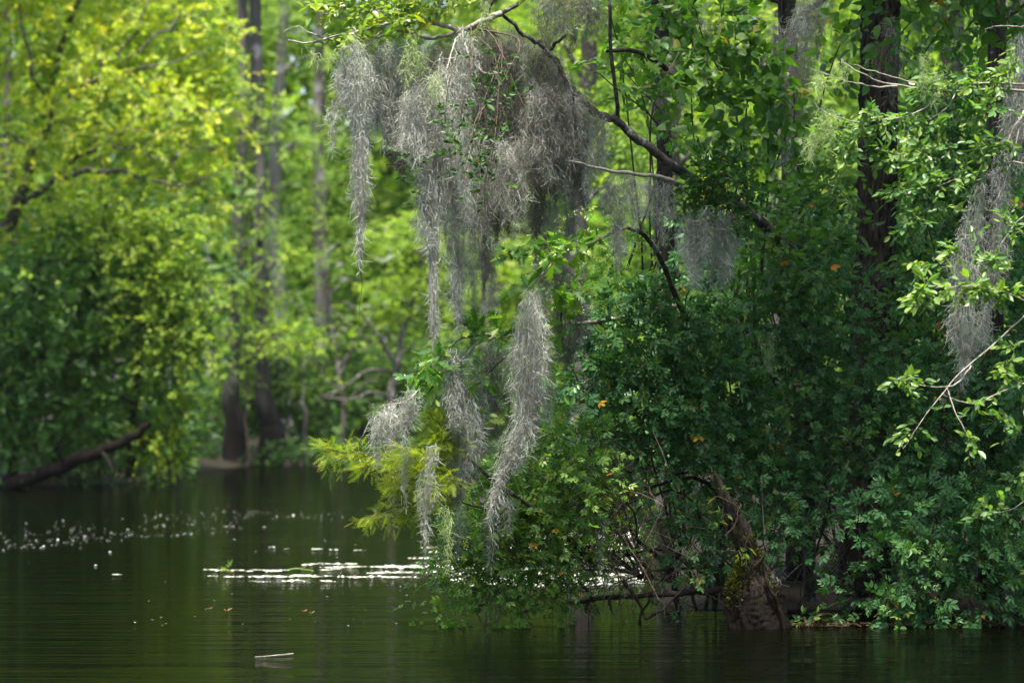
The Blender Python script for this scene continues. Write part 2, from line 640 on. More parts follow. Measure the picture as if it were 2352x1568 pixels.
xs = np.concatenate([np.linspace(-900, -45, 12), np.arange(-44, 44.1, .8), np.linspace(45, 900, 12)])
ys = np.concatenate([np.linspace(-900, -22, 10), np.arange(-21, 118, .8), np.linspace(120, 1500, 14)])
XX, YY = np.meshgrid(xs, ys)
sd = land(XX, YY)
ZZ = np.clip(sd * .28, -.9, .16) + .05 * smooth_noise(XX * 2.3, YY * 2.1) + np.clip(sd * .012, 0, .8)
g = Geo()
nx = len(xs)
ii = (np.arange(len(ys) - 1)[:, None] * nx + np.arange(nx - 1)[None, :]).ravel()
g.add(np.stack([XX, YY, ZZ], -1).reshape(-1, 3), np.stack([ii, ii + 1, ii + nx + 1, ii + nx], 1), .5)
tag(g.build('ground', M_ground, smooth=True), kind='structure')
g = Geo()
g.add([[-900, -900, 0], [900, -900, 0], [900, 1500, 0], [-900, 1500, 0]], [[0, 1, 2, 3]], .5)
tag(g.build('river_water', M_water), kind='structure')

# ------------------------------------------------------------------ the far bank
DIA_FAR = t_diamond(.34, .06)
DIA_WIDE = t_diamond(.6, .08)


def far_foliage(lv, clumps, d, size, dens, flat=.0, droop=.3, tint=(.5, .22), twig=.55, nleaf=7, world=None):
    for cen, rad in (world or clump_centres(clumps, d)):
        area = 4 * rad[0] * max(rad[2], .25)
        n = max(4, int(dens * area / (nleaf * size * size * .3)))
        p, o = sample_clump(cen, rad, n, 2.2)
        dirs = o * np.array([1, 1, 1 - flat]) + rng.normal(0, .5, (n, 3)) * np.array([1, 1, 1 - .75 * flat])
        twig_leaves(lv, None, p, dirs, np.full(n, twig), nleaf, size, up=.8 + flat, droop=droop, tint=tint, jit=.45)


def far_tree(name, label, d, trunk, r0, r1, clumps, mat, size=.16, dens=2.2, flat=.5, flare=None, bark=None, cat='tree', group=None, limbs=(), tint=(.5, .22), sides=10, nlimb=6, twig=.55):
    base = V(*trunk[0], d)
    base[2] = min(base[2], .1) - .1
    t = thing(name, label, cat, base, group)
    pts = [base] + [V(x, y, d) for x, y in trunk[1:]]
    _, c = limb('trunk', pts, r0, r1, bark or M_bark_far, t, base, sides, .03, 6, flare)
    for l in limbs:
        limb('branch', [V(x, y, d + dd) for x, y, dd in l[0]], l[1], l[1] * .3, bark or M_bark_far, t, base, 6, .03, 5)
    cc = clump_centres(clumps, d)
    k = 0
    for cen, rad in cc:
        if k >= nlimb:
            break
        j = int(np.argmin(np.abs(c[:, 2] - (cen[2] - .5))))
        mid = (c[j] + cen) / 2 + np.array([0, 0, .15])
        limb('branch', [c[j], mid, cen], max(r1 * .8, .03), .012, bark or M_bark_far, t, base, 5, .02, 4)
        k += 1
    lv = Leaves()
    far_foliage(lv, clumps, d, size, dens, flat, tint=tint, twig=twig)
    lv.done()
    g = Geo()
    add_leaves(g, DIA_FAR, lv.p, lv.d, lv.n, lv.s, lv.t)
    g.build('crown', mat, t, base, kind='stuff')
    return t


def scatter_clumps(x0, x1, y0, y1, n, rx, ry, seed):
    r = np.random.default_rng(seed)
    return [(r.uniform(x0, x1), r.uniform(y0, y1), rx * r.uniform(.7, 1.3), ry * r.uniform(.7, 1.3)) for _ in range(n)]


# two buttressed cypresses at the water's edge
far_tree('cypress_tree', 'buttressed cypress at far waterline, slimmer of the two flared trunks', 88.6,
         [(543, 1078), (538, 950), (536, 830), (542, 600), (548, 400), (556, 150), (560, -300), (562, -760)], .19, .10,
         [(530, 640, 50, 18, 87.3), (500, 240, 60, 30, 87.3), (500, 520, 80, 26), (455, 640, 70, 30), (560, 690, 70, 24), (470, 760, 60, 24), (520, 880, 50, 16), (590, 545, 60, 20), (520, 440, 70, 26), (480, 360, 60, 30)]
         + scatter_clumps(430, 660, -750, -80, 14, 100, 40, 3), M_far, .13, 2.0, .75, (1.5, 13.0), bark=M_bark_butt, group='buttressed cypress trees', nlimb=8)
far_tree('cypress_tree', 'thick buttressed cypress with wide fluted base at far waterline', 89.2,
         [(628, 1080), (618, 960), (606, 860), (598, 600), (592, 400), (588, 150), (580, -300), (578, -800)], .22, .12,
         [(610, 520, 50, 20, 87.8), (610, 745, 60, 16, 88), (655, 765, 75, 26), (700, 790, 60, 26), (640, 690, 60, 26), (590, 790, 40, 20), (660, 600, 70, 30), (640, 260, 70, 24), (575, 265, 70, 26), (700, 870, 50, 18)]
         + scatter_clumps(480, 720, -800, -80, 14, 110, 40, 4), M_far, .13, 2.0, .75, (1.5, 12.0), bark=M_bark_butt, group='buttressed cypress trees', nlimb=8)
# slender trees behind them
far_tree('young_cypress', 'feathery young cypress in front of the two fluted trunks', 87.6,
         [(570, 1074), (572, 900), (566, 700), (570, 500), (565, 300), (568, 60)], .025, .012,
         [(500, 560, 60, 16), (640, 590, 55, 16), (570, 660, 55, 14), (500, 700, 45, 16), (560, 790, 50, 12), (520, 850, 45, 12), (570, 450, 55, 16), (520, 380, 40, 18), (640, 330, 50, 18), (620, 245, 60, 20), (520, 200, 45, 22), (650, 768, 60, 18, 87.2), (700, 795, 55, 20, 87.2), (640, 800, 40, 16, 87.2)],
         M_farlit, .15, 1.5, .7, nlimb=16, twig=.4, bark=M_bark_dark)
far_tree('slender_cypress', 'pale slender trunk rising behind the wide fluted cypress', 97,
         [(668, 1030), (640, 700), (630, 420), (638, 250), (650, 100), (656, -300), (660, -700)], .20, .10,
         [(720, 320, 70, 30), (690, 420, 80, 40), (700, 330, 40, 30), (730, 130, 50, 30)] + scatter_clumps(560, 800, -700, -60, 10, 110, 40, 5), M_far, .14, 2.0, .7, nlimb=5, bark=M_bark_trunkpale)
far_tree('slender_cypress', 'dark slender trunk in gap right of the pale trunk', 103,
         [(736, 1010), (734, 600), (733, 300), (736, 60), (738, -700)], .22, .13,
         [(760, 420, 80, 45), (780, 300, 60, 40), (730, 520, 80, 45), (790, 560, 70, 45)] + scatter_clumps(650, 880, -700, 20, 9, 120, 60, 6), M_far, .14, 2.0, .7, nlimb=5)
far_tree('slender_cypress', 'thin dark trunk beside the edge of the yellow tree', 95,
         [(486, 1030), (480, 700), (474, 420), (470, 150), (470, -600)], .14, .08,
         [(450, 480, 70, 30), (480, 590, 60, 30), (440, 300, 70, 35), (520, 330, 60, 30)] + scatter_clumps(380, 560, -650, 200, 9, 100, 60, 7), M_far, .14, 2.0, .7, nlimb=5)
far_tree('slender_cypress', 'dark trunk standing behind the hanging moss strands', 94,
         [(1112, 1010), (1116, 800), (1119, 600), (1122, 350), (1118, 0), (1118, -600)], .19, .12,
         [(1180, 540, 80, 34), (1170, 650, 90, 30), (1060, 560, 60, 30), (1100, 720, 80, 28), (1050, 420, 80, 40), (1180, 420, 80, 40)] + scatter_clumps(980, 1280, -600, 330, 14, 110, 50, 8), M_farlit, .135, 2.0, .75, nlimb=8)
far_tree('flat_topped_cypress', 'small flat topped cypress with bright layered foliage and forked trunk', 88.0,
         [(905, 1050), (900, 930), (913, 840), (925, 770), (960, 640), (985, 480)], .11, .03,
         [(905, 545, 75, 22), (960, 575, 80, 24), (1010, 560, 60, 22), (900, 660, 85, 26), (980, 640, 80, 28), (1040, 690, 60, 24), (905, 720, 48, 22), (1010, 770, 60, 24), (1060, 640, 50, 24), (950, 510, 70, 20)],
         M_farlit, .13, 3.6, .8, nlimb=10, twig=.35,
         limbs=[([(913, 840, 0), (875, 775, -.3), (820, 715, -.4), (780, 690, -.5)], .05), ([(905, 860, 0), (850, 850, -.2), (800, 880, -.3), (740, 915, -.4)], .05),
                ([(900, 910, 0), (850, 905, .2), (790, 915, .3), (735, 905, .3)], .06), ([(920, 790, 0), (880, 800, .2), (800, 740, .3), (720, 680, .4)], .03)], bark=M_bark_grey)
far_tree('pale_branched_tree', 'tangle of thin pale branches left of the flat topped cypress', 90.5,
         [(790, 1050), (785, 900), (770, 780), (755, 680), (740, 560)], .06, .015,
         [(760, 600, 60, 30), (820, 640, 60, 26), (780, 720, 50, 20), (840, 800, 40, 18), (720, 640, 50, 26)], M_far, .13, 1.2, .4, nlimb=5, bark=M_bark_far,
         limbs=[([(780, 860, 0), (820, 780, -.3), (860, 700, -.4), (880, 640, -.4)], .03), ([(770, 790, 0), (720, 730, -.2), (690, 690, -.2)], .025), ([(785, 900, 0), (740, 860, -.2), (705, 800, -.2)], .03),
                ([(775, 800, 0), (800, 700, .2), (805, 610, .2)], .02), ([(788, 930, 0), (840, 880, -.3), (880, 850, -.4)], .03)])
for k, (x, yt, d, nm) in enumerate([(702, 820, 91, 'leftmost'), (760, 880, 92, 'second'), (690, 700, 94, 'tallest'), (840, 860, 93, 'rightmost')]):
    far_tree('bare_sapling', nm + ' of the thin saplings between the fluted cypress and forked tree', d,
             [(x + 6, 1050), (x, 950), (x - 4, 880), (x + 3, yt)], .06, .03, [(x, yt, 40, 30), (x + 20, yt + 60, 30, 20)], M_far, .14, 1.2, .3, group='thin saplings on the far bank', nlimb=2)

# undergrowth on the far bank
UG = [(450, 960, 70, 75, 'low dark bush under the yellow tree edge'), (560, 900, 90, 60, 'dark bush behind the fluted trunks'), (700, 980, 70, 70, 'dark bush right of the fluted trunks'),
      (800, 960, 80, 80, 'dark bush among thin saplings'), (890, 990, 70, 60, 'dark bush at foot of the forked tree'), (980, 900, 90, 130, 'tall bush behind the lower moss branch'),
      (1090, 880, 100, 140, 'tall bush behind the thick hanging moss'), (640, 820, 110, 70, 'green bush above the fluted trunks'), (840, 850, 110, 70, 'green bush behind the pale branches')]
for k, (x, y, rx, ry, lab) in enumerate(UG):
    d = 91.5 + (k % 3) * .9
    base = V(x, y, d); base[2] = .2
    t = thing('undergrowth_bush', lab, 'bush', base, 'bushes on the far bank')
    for a in (-.5, 0, .5):
        limb('stem', [base, V(x + a * rx, y + ry * .3, d), V(x + a * rx * 1.3, y - ry * .5, d)], .03, .01, M_bark_dark, t, base, 5, .03, 4)
    lv = Leaves()
    far_foliage(lv, [(x, y, rx, ry), (x - rx * .5, y + ry * .4, rx * .6, ry * .5), (x + rx * .5, y + ry * .3, rx * .6, ry * .6)], d, .17, 2.4, .2, tint=(.45, .22))
    lv.done()
    g = Geo()
    add_leaves(g, DIA_WIDE, lv.p, lv.d, lv.n, lv.s, lv.t)
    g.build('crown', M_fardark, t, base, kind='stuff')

# low growth hanging over the far waterline
for k in range(15):
    x = 400 + 62 * k + rng.uniform(-12, 12)
    d = 88.6 + .5 * rng.random()
    base = V(x, 1074, d); base[2] = .1
    t = thing('waterline_bush', 'low dark bush at the far waterline, number %d from the yellow tree' % (k + 1) if k > 14 else ['leftmost', 'second', 'third', 'fourth', 'fifth', 'sixth', 'seventh', 'eighth', 'ninth', 'tenth', 'eleventh', 'twelfth', 'thirteenth', 'fourteenth', 'rightmost'][k] + ' of the low dark bushes along the far waterline', 'bush', base, 'low bushes along the far waterline')
    limb('stem', [base, V(x + 6, 1050, d), V(x - 4, 1030, d)], .02, .008, M_bark_dark, t, base, 5, .02, 4)
    lv = Leaves()
    far_foliage(lv, [(x, 1048, 45, 24), (x + 18, 1062, 34, 14)], d, .15, 2.2, .2, tint=(.3, .2), droop=.6)
    lv.done()
    g = Geo()
    add_leaves(g, DIA_WIDE, lv.p, lv.d, lv.n, lv.s, lv.t)
    g.build('crown', M_fardark, t, base, kind='stuff')

# knees and roots along the far waterline
for k, (x, w, h) in enumerate([(505, 24, 30), (575, 26, 34), (660, 28, 26), (690, 20, 20), (725, 22, 16)]):
    base = V(x, 1078, 88.2); base[2] = -.15
    g = Geo()
    kk = 88.2 / FPX
    c = np.array([base + np.array([rng.normal(0, .02), 0, z * h * kk * 1.3]) for z in np.linspace(0, 1, 6)])
    r = w * kk * .6 * np.array([1.25, 1, .8, .6, .42, .12])
    tubes(g, c[None], r[None], 8)
    o = g.build('cypress_knee', M_bark_dark, None, base, smooth=True)
    tag(o, ['dark knobby root knee left of the slimmer cypress', 'dark root knee between the two fluted cypresses', 'dark root knee against the wide fluted cypress', 'low root knee right of the wide cypress', 'lowest root knee farthest right of the wide cypress'][k], 'root', 'cypress knees at far waterline')

# woods beyond, one mass
lv = Leaves()
wood = scatter_clumps(-500, 2900, -950, 980, 190, 190, 120, 21)
far_foliage(lv, [(a, b, c, e, 112 + 14 * rng.random()) for a, b, c, e in wood], 112, .46, 1.35, .3, twig=1.1, tint=(.5, .25))
far_foliage(lv, [(a, b, c, e, 128 + 14 * rng.random()) for a, b, c, e in scatter_clumps(-600, 3000, -950, 1010, 120, 240, 150, 22)], 128, .7, 1.7, .3, twig=1.3, tint=(.45, .25))
far_foliage(lv, [(a, b, c, e, 145) for a, b, c, e in scatter_clumps(-700, 3100, -600, 1000, 90, 300, 170, 23)], 145, 1.1, 1.6, .3, twig=1.7, tint=(.4, .25))
lv.done()
g = Geo()
add_leaves(g, DIA_WIDE, lv.p, lv.d, lv.n, lv.s, lv.t)
tag(g.build('distant_woodland', M_far), 'dense sunlit wood filling the background behind the far bank', 'woodland', kind='stuff')

# the wood on the near bank behind the viewpoint, which hides the low sky there
lv = Leaves()
r6 = np.random.default_rng(5)
wl = [(np.array([r6.uniform(-60, 60), r6.uniform(-34, -17), r6.uniform(1, 20)]), np.array([5.0, 4, 3.2])) for _ in range(75)]
wl += [(np.array([r6.uniform(-40, -20), r6.uniform(-15, 45), r6.uniform(1, 18)]), np.array([4.0, 5, 3.2])) for _ in range(40)]
wl += [(np.array([r6.uniform(17, 36), r6.uniform(-15, 24), r6.uniform(1, 18)]), np.array([4.0, 5, 3.2])) for _ in range(40)]
far_foliage(lv, None, 0, 1.4, 1.6, .3, world=wl, twig=2.4)
lv.done()
g = Geo()
add_leaves(g, DIA_WIDE, lv.p, lv.d, lv.n, lv.s, lv.t)
tag(g.build('near_bank_woodland', M_fardark), 'tall leafy wood on the banks behind and beside the viewpoint', 'woodland', kind='stuff')

# ------------------------------------------------------------------ the left bank
DL = 66.0


def bank_tree(name, label, base, trunks, clumps, mat, size, dens, d, twig=.5, nleaf=8, tp=DIA_WIDE, tint=(.5, .22), flat=.2, droop=.3, bark=None, twigs_mat=None, cat='tree'):
    t = thing(name, label, cat, base)
    for i, (pts, r0, r1) in enumerate(trunks):
        p = [V(*q) for q in pts]
        limb('trunk' if i == 0 else 'branch', p, r0, r1, bark or M_bark_grey, t, base, 8 if i == 0 else 6, .03, 6)
    lv = Leaves()
    tw = Geo() if twigs_mat else None
    for cen, rad in clump_centres(clumps, d):
        area = 4 * rad[0] * max(rad[2], .25)
        n = max(4, int(dens * area / (nleaf * size * size * .3)))
        p, o = sample_clump(cen, rad, n, 2.0)
        dirs = o * np.array([1, 1, 1 - flat]) + rng.normal(0, .45, (n, 3)) + np.array([0, 0, .1])
        twig_leaves(lv, tw, p, dirs, np.full(n, twig), nleaf, size, up=.7 + flat, droop=droop, tint=tint, jit=.4, twr=.006)
    lv.done()
    g = Geo()
    add_leaves(g, tp, lv.p, lv.d, lv.n, lv.s, lv.t)
    g.build('crown', mat, t, base, kind='stuff')
    if tw is not None:
        tw.build('twigs', twigs_mat, t, base, kind='stuff')
    return t


yb = V(-60, 1110, 67.5); yb[2] = .1
Y = 67.0
bank_tree('yellow_leaved_tree', 'wide spreading tree with bright yellow green leaves and pale branches', yb,
          [([(-60, 1110, 67.5), (-50, 800, 67.2), (-20, 560, 67), (40, 490, 67), (75, 350, 67), (108, 270, 67), (115, 200, 67), (150, 90, 67), (190, -60, 67), (220, -300, 67.4)], .15, .03),
           ([(40, 490, 67), (110, 420, 66.8), (200, 350, 66.6), (290, 300, 66.5), (380, 260, 66.4), (460, 250, 66.3), (540, 262, 66.2)], .065, .012),
           ([(120, 415, 66.8), (200, 395, 66.4), (290, 400, 66.2), (370, 420, 66), (440, 415, 66), (500, 390, 66)], .06, .012),
           ([(290, 300, 66.5), (350, 310, 66), (430, 335, 65.8), (490, 345, 65.7)], .04, .01),
           ([(108, 270, 67), (170, 210, 66.6), (240, 150, 66.4), (300, 90, 66.4), (340, 20, 66.4), (370, -60, 66.4)], .05, .012),
           ([(200, 190, 66.5), (280, 170, 66.2), (380, 150, 66), (470, 110, 66)], .04, .01),
           ([(110, 270, 67), (85, 190, 66.6), (60, 100, 66.5), (40, 10, 66.5)], .06, .02),
           ([(75, 350, 67), (50, 330, 66.5), (20, 310, 66.3), (-20, 320, 66)], .04, .01),
           ([(230, 330, 66.5), (300, 340, 66), (360, 370, 65.8), (410, 380, 65.7)], .03, .01),
           ([(240, 150, 66.4), (320, 120, 66), (400, 60, 66), (440, 20, 66)], .03, .01)],
          [(60, 80, 90, 60), (170, 120, 90, 55), (280, 90, 90, 55), (380, 80, 80, 60), (440, 150, 60, 55), (330, 170, 90, 40), (230, 210, 90, 45), (120, 200, 70, 45), (40, 200, 50, 50),
           (420, 230, 80, 35), (500, 260, 55, 30), (330, 260, 80, 30), (200, 290, 80, 40), (90, 330, 60, 40), (20, 400, 40, 50), (460, 300, 60, 25), (280, 350, 90, 28), (180, 380, 70, 30),
           (400, 370, 70, 22), (470, 395, 45, 18), (430, 440, 70, 20), (490, 460, 40, 14), (300, 440, 60, 25), (60, 470, 60, 35), (20, 540, 50, 40), (110, 520, 50, 30), (250, 430, 40, 25),
           (440, 20, 60, 40), (300, 10, 100, 40), (150, 20, 100, 50), (520, 330, 30, 14), (520, 170, 40, 30), (30, 0, 60, 40), (500, 110, 40, 40), (480, 210, 60, 30), (440, 280, 60, 25, 65.6), (350, 220, 80, 30, 65.4), (230, 150, 80, 35, 65.4), (300, 310, 80, 25, 65.4), (120, 280, 70, 35, 65.6), (150, 430, 60, 30, 65.6), (480, 60, 50, 40),
           (100, -120, 170, 80), (330, -110, 150, 70), (0, -280, 150, 80), (200, -280, 150, 70), (-160, -100, 120, 80), (-160, 200, 100, 100)],
          M_yellow, .115, 2.4, Y, .5, 10, DIA_WIDE, (.58, .22), .35, .2, M_bark_grey, M_bark_pale)
gb = V(130, 1095, 66.8); gb[2] = .1
bank_tree('leafy_bank_tree', 'rounded bright green bank tree under the yellow tree', gb,
          [([(130, 1095, 66.8), (150, 900, 66.6), (190, 720, 66.4), (230, 560, 66.2), (250, 470, 66)], .14, .03), ([(150, 900, 66.6), (230, 800, 66.2), (320, 760, 65.8), (400, 740, 65.5)], .06, .015),
           ([(190, 720, 66.4), (270, 660, 66), (350, 620, 65.6), (420, 610, 65.4)], .05, .012), ([(150, 880, 66.6), (220, 900, 66), (300, 920, 65.6), (360, 960, 65.4)], .05, .012)],
          [(260, 560, 90, 60), (350, 560, 70, 60), (400, 640, 60, 60), (340, 660, 90, 70), (240, 660, 90, 70), (420, 720, 55, 50), (350, 760, 80, 60), (250, 770, 90, 70), (430, 790, 50, 40), (370, 840, 60, 40),
           (290, 870, 80, 50), (200, 860, 80, 60), (330, 940, 80, 40), (240, 950, 90, 45), (370, 1010, 60, 30), (420, 650, 45, 40), (450, 760, 30, 25), (170, 560, 70, 60), (300, 490, 60, 40), (210, 480, 70, 40), (400, 520, 50, 40), (330, 1040, 60, 30), (260, 1020, 60, 40), (400, 900, 40, 25), (390, 1050, 40, 20), (180, 940, 60, 60)],
          M_bank, .115, 1.9, 66.0, .55, 9, DIA_WIDE, (.5, .24), .2, .35, M_bark_dark, M_bark_dark)
lb2 = V(330, 1090, 66.2); lb2[2] = .1  # lit side of the leafy bank tree, its light put into brighter leaves
bank_tree('lit_bank_clumps', 'sunlit right part of the leafy bank tree, painted in brighter leaves', lb2,
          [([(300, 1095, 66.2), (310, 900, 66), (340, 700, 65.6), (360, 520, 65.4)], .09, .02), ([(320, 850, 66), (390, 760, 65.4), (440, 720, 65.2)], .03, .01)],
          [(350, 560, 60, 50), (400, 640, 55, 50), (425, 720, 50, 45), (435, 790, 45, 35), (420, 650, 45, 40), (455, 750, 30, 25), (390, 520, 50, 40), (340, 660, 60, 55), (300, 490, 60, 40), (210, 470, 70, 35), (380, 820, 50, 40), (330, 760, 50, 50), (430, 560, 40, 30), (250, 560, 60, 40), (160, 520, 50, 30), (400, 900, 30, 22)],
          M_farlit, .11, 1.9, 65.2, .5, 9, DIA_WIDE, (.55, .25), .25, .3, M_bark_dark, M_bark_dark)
db = V(20, 1108, 66.5); db[2] = .1
bank_tree('broad_leaved_bank_tree', 'dark broad leaved tree with large drooping leaves at the frame edge', db,
          [([(20, 1108, 66.5), (30, 900, 66.3), (70, 700, 66), (95, 560, 65.8)], .16, .05), ([(30, 900, 66.3), (90, 820, 65.5), (150, 800, 65)], .05, .015)],
          [(60, 620, 100, 70), (130, 700, 90, 70), (50, 780, 100, 80), (140, 830, 80, 70), (60, 920, 100, 80), (160, 960, 70, 60), (80, 1020, 80, 50), (20, 700, 70, 90), (180, 620, 60, 50), (-30, 900, 80, 120), (130, 545, 30, 25)],
          M_bank, .19, 2.4, 65.4, .5, 5, t_oval(.42, .05, -.15), (.35, .25), .1, .6, M_bark_dark, M_bark_dark)
for k, (x, y, rx, ry, d, m, lab) in enumerate([(380, 1005, 50, 40, 65.6, M_yellow, 'yellowish drooping bush hanging over the leaning log'), (250, 1010, 90, 50, 67.8, M_fardark, 'dark bush behind the leaning log'),
                                              (120, 1030, 100, 50, 68.2, M_fardark, 'dark bush at the foot of the broad leaved tree'), (410, 950, 30, 22, 65.8, M_yellow, 'small yellowish spray right above the leaning log')]):
    b = V(x, 1100, d); b[2] = .05
    bank_tree('bank_bush', lab, b, [([(x - 20, 1095, d), (x - 10, y, d), (x + 10, y - ry * .6, d)], .03, .008)], [(x, y, rx, ry), (x + rx * .4, y + ry * .5, rx * .5, ry * .5), (x - rx * .4, y - ry * .3, rx * .5, ry * .5)],
              m, .12, 1.8, d, .4, 7, DIA_WIDE, (.4, .25), .2, .5, M_bark_dark, M_bark_dark, 'bush')
for x, d, lab in [(20, 76, 'green tree behind the yellow tree at the frame edge'), (230, 78, 'green tree behind the middle of the yellow tree'), (400, 80, 'green tree behind the right edge of the yellow tree')]:
    far_tree('bank_tree', lab, d, [(x, 1080), (x + 5, 700), (x - 5, 300), (x, -300)], .16, .06, scatter_clumps(x - 170, x + 130, -450, 500, 20, 110, 60, int(d)), M_far, .19, 1.9, .3, nlimb=5)
lv = Leaves()
far_foliage(lv, [(a, b, c, e, 72 + 6 * rng.random()) for a, b, c, e in scatter_clumps(-250, 420, 420, 1040, 34, 100, 80, 31)], 74, .26, 1.8, .2, tint=(.35, .22), twig=.6)
lv.done()
g = Geo()
add_leaves(g, DIA_WIDE, lv.p, lv.d, lv.n, lv.s, lv.t)
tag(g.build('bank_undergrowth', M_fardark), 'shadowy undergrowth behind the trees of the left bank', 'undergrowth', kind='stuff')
# unseen tree added outside the view so its crown shades the left bank
sbp = np.array([-13.5, 61.0, .1])
t = thing('added_shade_tree', 'unseen tree added beside the left bank to shade it, its crown above the picture', 'tree', sbp)
limb('trunk', [sbp, np.array([-13, 60.8, 5]), np.array([-11.5, 60.3, 9]), np.array([-10, 60, 12.5]), np.array([-8.5, 59.6, 14])], .3, .06, M_bark_grey, t, sbp, 9, .03)
limb('branch', [np.array([-12, 60.4, 8]), np.array([-9, 60, 10]), np.array([-7, 59.5, 10.5])], .1, .02, M_bark_grey, t, sbp, 6, .03)
lv = Leaves()
far_foliage(lv, None, 0, .2, 1.7, .3, world=[(np.array([r6.uniform(-14.5, -7.0), r6.uniform(61, 64.6), r6.uniform(9.4, 14)]), np.array([1.9, 1.5, .8])) for _ in range(30)])
lv.done()
g = Geo()
add_leaves(g, DIA_WIDE, lv.p, lv.d, lv.n, lv.s, lv.t)
g.build('crown', M_bank, t, sbp, kind='stuff')
# leaning log on the left bank
lb = V(30, 1110, 64.8); lb[2] = -.1
t = thing('leaning_log', 'thick dark log leaning up over the water at the left bank', 'log', lb)
log_o, _ = limb('trunk', [V(20, 1120, 65), V(110, 1082, 64.8), (V(190, 1052, 64.6)), V(260, 1025, 64.4), V(310, 995, 64.3), V(345, 975, 64.2)], .13, .06, bark_mat('brown_log_bark', (.008, .006, .005), (.035, .025, .021), (.03, .035, .012), (9, 9, 3), 3, .6, 1.0), t, lb, 10, .015)
limb('broken_branch', [V(230, 1035, 64.5), V(245, 1050, 64.2), V(262, 1085, 64)], .04, .02, M_bark_dark, log_o, lb, 6, .01)
limb('broken_branch', [V(150, 1068, 64.7), V(135, 1030, 64.4), V(128, 1000, 64.3)], .04, .015, M_bark_dark, log_o, lb, 6, .01)

# ------------------------------------------------------------------ the right bank: trees behind the thicket
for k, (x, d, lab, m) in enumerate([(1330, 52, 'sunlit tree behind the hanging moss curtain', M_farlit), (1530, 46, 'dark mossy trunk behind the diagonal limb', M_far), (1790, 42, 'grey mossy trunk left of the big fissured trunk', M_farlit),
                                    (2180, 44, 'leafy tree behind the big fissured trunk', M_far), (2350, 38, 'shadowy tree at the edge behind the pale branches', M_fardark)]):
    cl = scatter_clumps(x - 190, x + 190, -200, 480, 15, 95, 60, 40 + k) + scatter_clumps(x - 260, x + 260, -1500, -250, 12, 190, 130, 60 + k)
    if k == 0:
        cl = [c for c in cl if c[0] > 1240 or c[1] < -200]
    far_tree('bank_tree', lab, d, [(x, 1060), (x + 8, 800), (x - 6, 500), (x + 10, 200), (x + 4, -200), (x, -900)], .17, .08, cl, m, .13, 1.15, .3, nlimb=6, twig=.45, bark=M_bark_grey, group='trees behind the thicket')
lv = Leaves()
far_foliage(lv, [(a, b, c, e, 56 + 8 * rng.random()) for a, b, c, e in scatter_clumps(1420, 2700, -300, 1000, 60, 150, 100, 77)], 60, .22, 1.5, .3, tint=(.45, .25), twig=.6)
lv.done()
g = Geo()
add_leaves(g, DIA_WIDE, lv.p, lv.d, lv.n, lv.s, lv.t)
tag(g.build('sunlit_woodland', M_far), 'bright wood glimpsed through gaps behind the right bank thicket', 'woodland', kind='stuff')

# ------------------------------------------------------------------ the right bank: fissured trunk
def ridged_trunk(name, pts, radii, mat, parent, origin, sides=72, rows=150, ridge=.06, nr=15, seed=1):
    r = np.random.default_rng(seed)
    c = catmull(pts, max(3, rows // (len(pts) - 1)))
    t = np.linspace(0, 1, len(c))
    rad = np.interp(t, np.linspace(0, 1, len(radii)), radii)
    ang = np.linspace(0, 2 * np.pi, sides, endpoint=False)
    ph = r.uniform(0, 6, 6)
    z = t[:, None] * 40
    a = ang[None, :] + .10 * np.sin(z * .35 + ph[0]) + .05 * np.sin(z * 1.3 + ph[1])
    rid = np.abs(np.sin(a * nr / 2 + .9 * np.sin(z * .22 + 3 * np.sin(a * 2 + ph[2])) + .5 * np.sin(z * .9 + a * 5))) ** .6
    crack = .5 + .5 * np.sin(z * 1.7 + 9 * np.sin(a * 3 + ph[3]) + 4 * a)
    disp = ridge * (rid - .6) + ridge * .25 * (crack - .5) + ridge * .25 * r.normal(0, 1, a.shape)
    R = rad[:, None] * (1 + disp)
    T = norm(np.gradient(c, axis=0))
    A = norm(np.cross(T, np.array([0, 1.0, 0])))
    B = np.cross(T, A)
    vs = c[:, None, :] + (A[:, None, :] * np.cos(ang)[None, :, None] + B[:, None, :] * np.sin(ang)[None, :, None]) * R[..., None]
    n = len(c)
    i = np.arange(n - 1)[:, None] * sides
    j = np.arange(sides)[None, :]
    f = np.stack([i + j, i + (j + 1) % sides, i + sides + (j + 1) % sides, i + sides + j], -1).reshape(-1, 4)
    g = Geo()
    g.add(vs.reshape(-1, 3), f, .5)
    return g.build(name, mat, parent, origin, smooth=True)


DB = 27.4
tb = V(1985, 1330, DB); tb[2] = .1
big = thing('fissured_trunk_tree', 'tall tree with thick dark fissured trunk rising from the thicket', 'tree', tb)
ridged_trunk('trunk', [tb, V(1990, 1000, DB), V(1998, 800, DB), V(2012, 560, DB), V(2016, 300, DB), V(2022, 60, DB), V(2028, -200, DB), V(2030, -900, DB), V(2030, -1500, DB)],
             [.175, .145, .125, .128, .126, .126, .124, .12, .10], M_bark_cyp, big, tb, 88, 220, .22, 21)
for pts, r in [([(2028, -200), (1900, -330), (1700, -420), (1500, -480)], .05), ([(2028, -350), (2200, -480), (2400, -520)], .05), ([(2030, -600), (1850, -800), (1600, -900)], .05), ([(2030, -800), (2250, -950), (2500, -1000)], .04)]:
    limb('branch', [V(x, y, DB - .4 * i) for i, (x, y) in enumerate(pts)], r, .01, M_bark_grey, big, tb, 6, .02)
lv = Leaves()
r4 = np.random.default_rng(91)
shade_canopy = []  # unseen leaf clumps added along the sun's rays to shade the thicket
hs_ = SUN_TO / np.linalg.norm(SUN_TO)
